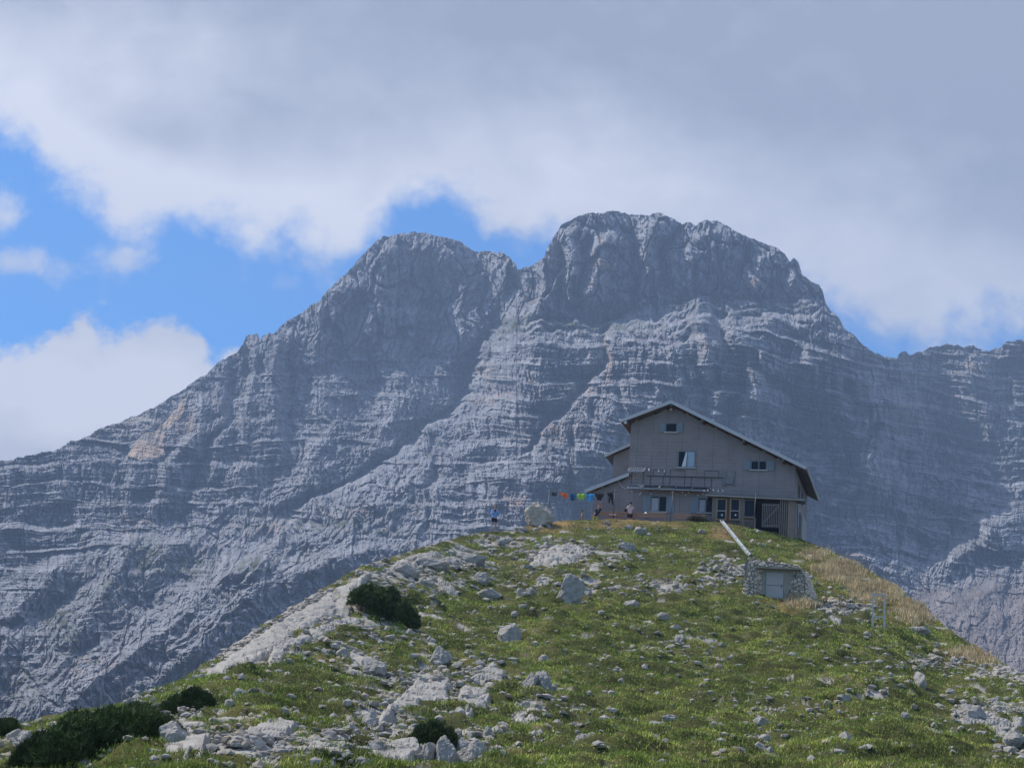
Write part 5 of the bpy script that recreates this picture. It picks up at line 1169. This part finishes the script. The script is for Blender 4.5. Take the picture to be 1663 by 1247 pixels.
for k_q in (3, 6, 9):
    m = MB(); dq = (cp_[k_q+1]-cp_[k_q]).normalized()*.035; m.bar(tuple(cp_[k_q]-dq+Vector((0, 0, .01))), tuple(cp_[k_q]+dq+Vector((0, 0, .01))), .22, .10); m.build('joint_collar', [M_alu], g)
m = MB(); m.tube([tuple(cp_[-1]), tuple(cp_[-1]+Vector((.04, -.1, -.22)))], .09, 10); m.build('outlet', [M_metal], g, True)

# empty sign frame on the right slope
f1 = on_hill(1417, 1021); f1 = np.array([float(q) for q in f1]); MPf = math.hypot(f1[0], f1[1])/FOC
az_f = math.atan2(f1[0], f1[1]); g = empty('sign_frame', f1, -az_f, 'empty weathered wooden frame on two posts standing on the right slope', 'frame')
Wf = 18*MPf; Hf = 61*MPf; dzf = -.0; m = MB(); m.box(-.045, .045, -.04, .04, -.3, Hf); m.build('post', [M_wood2 := simple('frame_grey_wood', (.55, .50, .45), .85, 0, .12)], g)
m = MB(); m.box(Wf-.045, Wf+.045, -.04, .04, -.5, Hf-.02); m.build('post', [M_wood2], g)
m = MB(); m.box(.047, Wf-.047, -.03, .03, Hf-.12, Hf-.04); m.build('top_rail', [M_wood2], g)
m = MB(); m.box(.047, Wf-.047, -.03, .03, Hf*.36, Hf*.36+.07); m.build('lower_rail', [M_wood2], g)

# ------------------------------------------------------------------ dwarf pines
M_need = bpy.data.materials.new('pine_needles'); M_need.use_nodes = True
k = NB(M_need.node_tree); pb_ = M_need.node_tree.nodes['Principled BSDF']; a = k.n('ShaderNodeAttribute'); a.attribute_name = 'tone'; k.nt.links.new(a.outputs['Color'], pb_.inputs['Base Color']); pb_.inputs['Roughness'].default_value = .75; pb_.inputs['Specular IOR Level'].default_value = .15
def needles(cen, nrm, ln, wd, nper, rg, tone0):
    n = len(cen); d_ = nrm[:, None]+rg.normal(size=(n, nper, 3))*.55; d_ /= np.linalg.norm(d_, axis=2)[..., None]
    b0 = cen[:, None]+rg.normal(size=(n, nper, 3))*ln*.18; tip = b0+d_*(ln*rg.uniform(.6, 1.2, (n, nper, 1)))
    sd_ = np.cross(d_, rg.normal(size=(n, nper, 3))); sd_ /= np.linalg.norm(sd_, axis=2)[..., None]+1e-6
    V = np.stack([b0-sd_*wd, b0+sd_*wd, tip], 2).reshape(-1, 3); F_ = np.arange(len(V)).reshape(-1, 3)
    t = tone0[:, None, None]*rg.uniform(.75, 1.3, (n, nper, 1, 1))*np.ones((n, nper, 3, 3)); return V, F_, t.reshape(-1, 3)
def dwarf_pine(px, pb, wp, hp, label, seed, n=3800):
    n = int(n*1.7)
    rg = np.random.default_rng(seed); x, y, z = [float(q) for q in on_hill(px, pb)]; r = math.hypot(x, y); sx2 = wp*r/FOC/2; sz2 = hp*r/FOC; sy2 = max(sx2*.65, .5); az_ = math.atan2(x, y)
    g = empty('dwarf_pine', (x, y, z), -az_, label, 'shrub')
    # lumpy dome from several lobes
    lobes = [(rg.uniform(-.8, .8), rg.uniform(-.6, .6), rg.uniform(.45, 1.1)) for i in range(26)]
    C_ = []; N_ = []; tn = []
    for i, (lx, ly, lh) in enumerate(lobes):
        m_ = n//26; dr_ = rg.normal(size=(m_, 3)); dr_[:, 2] = np.abs(dr_[:, 2])*.9; dr_ /= np.linalg.norm(dr_, axis=1)[:, None]
        rr = rg.uniform(.3, 1.25, m_)**.6; lr_ = rg.uniform(.16, .34); q = dr_*rr[:, None]*np.array([lr_*sx2*1.0, lr_*sy2*1.1, sz2*lh*.42]); top_ = max(0, 1-(lx*lx+ly*ly)*.9)
        q = q+np.array([lx*sx2, ly*sy2, sz2*.42*lh*top_]); C_.append(q); nn_ = dr_+np.array([0, 0, .9]); N_.append(nn_/np.linalg.norm(nn_, axis=1)[:, None])
        tn.append(np.array([.062, .088, .030])*rg.uniform(.7, 1.5)*rg.uniform(.6, 1.4, (m_, 1)))
    C_ = np.concatenate(C_); N_ = np.concatenate(N_); tn = np.concatenate(tn)
    C_[:, 2] = np.maximum(C_[:, 2], -.1)
    # follow the slope
    ca, sa = math.cos(-az_), math.sin(-az_); wx_ = x+C_[:, 0]*ca-C_[:, 1]*sa; wy_ = y+C_[:, 0]*sa+C_[:, 1]*ca; C_[:, 2] += (hill_macro(wx_, wy_)-hill_macro(np.array(x), np.array(y)))
    V, F_, t = needles(C_, N_, .085+r*.0007, .005+r*.00016, 14, rg, tn)
    link('foliage', np_mesh('foliage', V, F_, t, smooth=False), g, [M_need])
    m = MB()
    for i in range(14):
        lx, ly, lh = lobes[i]; e_ = (lx*sx2*.8, ly*sy2*.8, sz2*.55*lh); m.tube([(lx*sx2*.2, ly*sy2*.2, -.15), (lx*sx2*.55, ly*sy2*.5, .12), e_], [.04, .03, .015], 6)
    m.build('stem', [M_soffit], g, True)
dwarf_pine(152, 1252, 225, 92, 'largest dark dwarf pine at the lower left, spread over the rocks', 1, 9000)
dwarf_pine(302, 1157, 88, 44, 'small dark dwarf pine on the left crest, up and right of the largest one', 2, 4200)
dwarf_pine(622, 1006, 116, 62, 'dark round dwarf pine high on the left slope beside the long slab', 3, 6500)
dwarf_pine(703, 1210, 74, 54, 'dark dwarf pine wedged below the grooved slab in the lower middle', 4, 4200)
dwarf_pine(6, 1192, 36, 26, 'small dark dwarf pine cut by the left edge of the view', 5, 1600)

# ------------------------------------------------------------------ grass
def grass_mass(name, pts, ln, wd, nper, colf, seed, lab, upb=1.1):
    rg = np.random.default_rng(seed); x, y, z = on_hill(pts[:, 0], pts[:, 1]); r = np.hypot(x, y); rk_ = rockness(x, y, z)
    k = rk_ < .30
    x, y, z, r = x[k], y[k], z[k], r[k]; px_, pz2 = pts[k, 0], pts[k, 1]; n = len(x)
    cen = np.stack([x, y, z], -1); d_ = rg.normal(size=(n, nper, 3))*.5+np.array([0, 0, upb]); d_ /= np.linalg.norm(d_, axis=2)[..., None]
    spread = (.05+.0012*r)[:, None, None]; b0 = cen[:, None]+rg.normal(size=(n, nper, 3))*spread*np.array([1, 1, .12])-np.array([0, 0, .02])
    L_ = ln*rg.uniform(.5, 1.25, (n, nper, 1))*(.8+.7*np.clip(fbm(x/1.4, y/1.4, o=2), -.6, 1))[:, None, None]; tip = b0+d_*L_
    sd_ = np.stack([d_[..., 1], -d_[..., 0], 0*d_[..., 0]], -1); sd_ /= np.linalg.norm(sd_, axis=2)[..., None]+1e-6
    a_ = rg.uniform(0, 3.14, (n, nper, 1)); sd_ = np.concatenate([np.cos(a_), np.sin(a_), 0*a_], -1); w_2 = (wd+.00021*r)[:, None, None]
    V = np.stack([b0-sd_*w_2, b0+sd_*w_2, tip], 2).reshape(-1, 3); F_ = np.arange(len(V)).reshape(-1, 3)
    c = colf(x, y, px_, pz2, rg)[:, None, None]*rg.uniform(.75, 1.3, (n, nper, 1, 1))*np.ones((n, nper, 3, 3))
    o = link(name, np_mesh(name, V, F_, np.clip(c, .005, .7).reshape(-1, 3), smooth=False), None, [M_need2]); tag(o, lab, kind='stuff')
M_need2 = bpy.data.materials.new('grass_blades'); M_need2.use_nodes = True
k = NB(M_need2.node_tree); pb_ = M_need2.node_tree.nodes['Principled BSDF']; a = k.n('ShaderNodeAttribute'); a.attribute_name = 'tone'; k.nt.links.new(a.outputs['Color'], pb_.inputs['Base Color']); pb_.inputs['Roughness'].default_value = .7; pb_.inputs['Specular IOR Level'].default_value = .2
def gcol(x, y, u_, v_, rg):
    a_ = fbm(x/3.0, y/2.0, o=4)[:, None]; b_2 = fbm(x/1.1+9, y/.9, o=3)[:, None]
    c = np.array([.25, .30, .058])*(1+.50*a_+.50*b_2); c = c+np.array([.12, .05, .03])*np.clip(b_2+.15*a_+.05, 0, 1)
    d_ = np.clip(zone(u_, v_, DRY)*1.4+.3*fbm(x/2, y/1.5, o=3), 0, 1)[:, None]*(zone(u_, v_, DRY)[:, None] > .05); return c*(1-d_)+np.array([.42, .32, .16])*d_
gw = lambda a, c: np.clip(.74+.95*fbm(a/26, c/9, o=4)-.9*zone(a, c, ROCKY), .0, 1)
grass_mass('grass', sample_px(190000, 41, gw, 845, 1310), .095, .0045, 6, gcol, 51, 'short green alpine grass growing over the hill')
dw = lambda a, c: np.clip(zone(a, c, DRY)*1.1-.1, 0, 1)*(a > 1280)
dw = lambda a, c: np.clip(zone(a, c, DRY)*1.5*np.clip(.6+1.3*fbm(a/14, c/9, o=3), 0, 1)-.25, 0, 1)*(a > 1280)
def dcol(x, y, u_, v_, rg): return np.array([.54, .42, .24])*(1+.35*fbm(x/1.5, y, o=3)[:, None])*np.ones((len(x), 3))
grass_mass('dry_grass', sample_px(4200, 43, dw), .36, .0025, 9, dcol, 53, 'tall dry straw-coloured grass on the right flank of the hill', 2.2)
# dark tussock on the crest in front of the last bench
rg = np.random.default_rng(77); tx, ty, tz_ = stand_at(1134, 850, dep=-2.3); g = empty('sedge_tussock', (tx, ty, tz_+.02), 0, 'dark brown-green tussock on the crest in front of the bench nearest the porch', 'tussock')
C_ = rg.normal(size=(200, 3))*np.array([.22, .18, .05]); N_ = C_*np.array([.9, .9, 0])+np.array([0, 0, 1]); V, F_, t = needles(C_, N_, .42, .012, 14, rg, np.ones((200, 1))*np.array([.05, .05, .028])); link('blades', np_mesh('blades', V, F_, t, smooth=False), g, [M_need2])
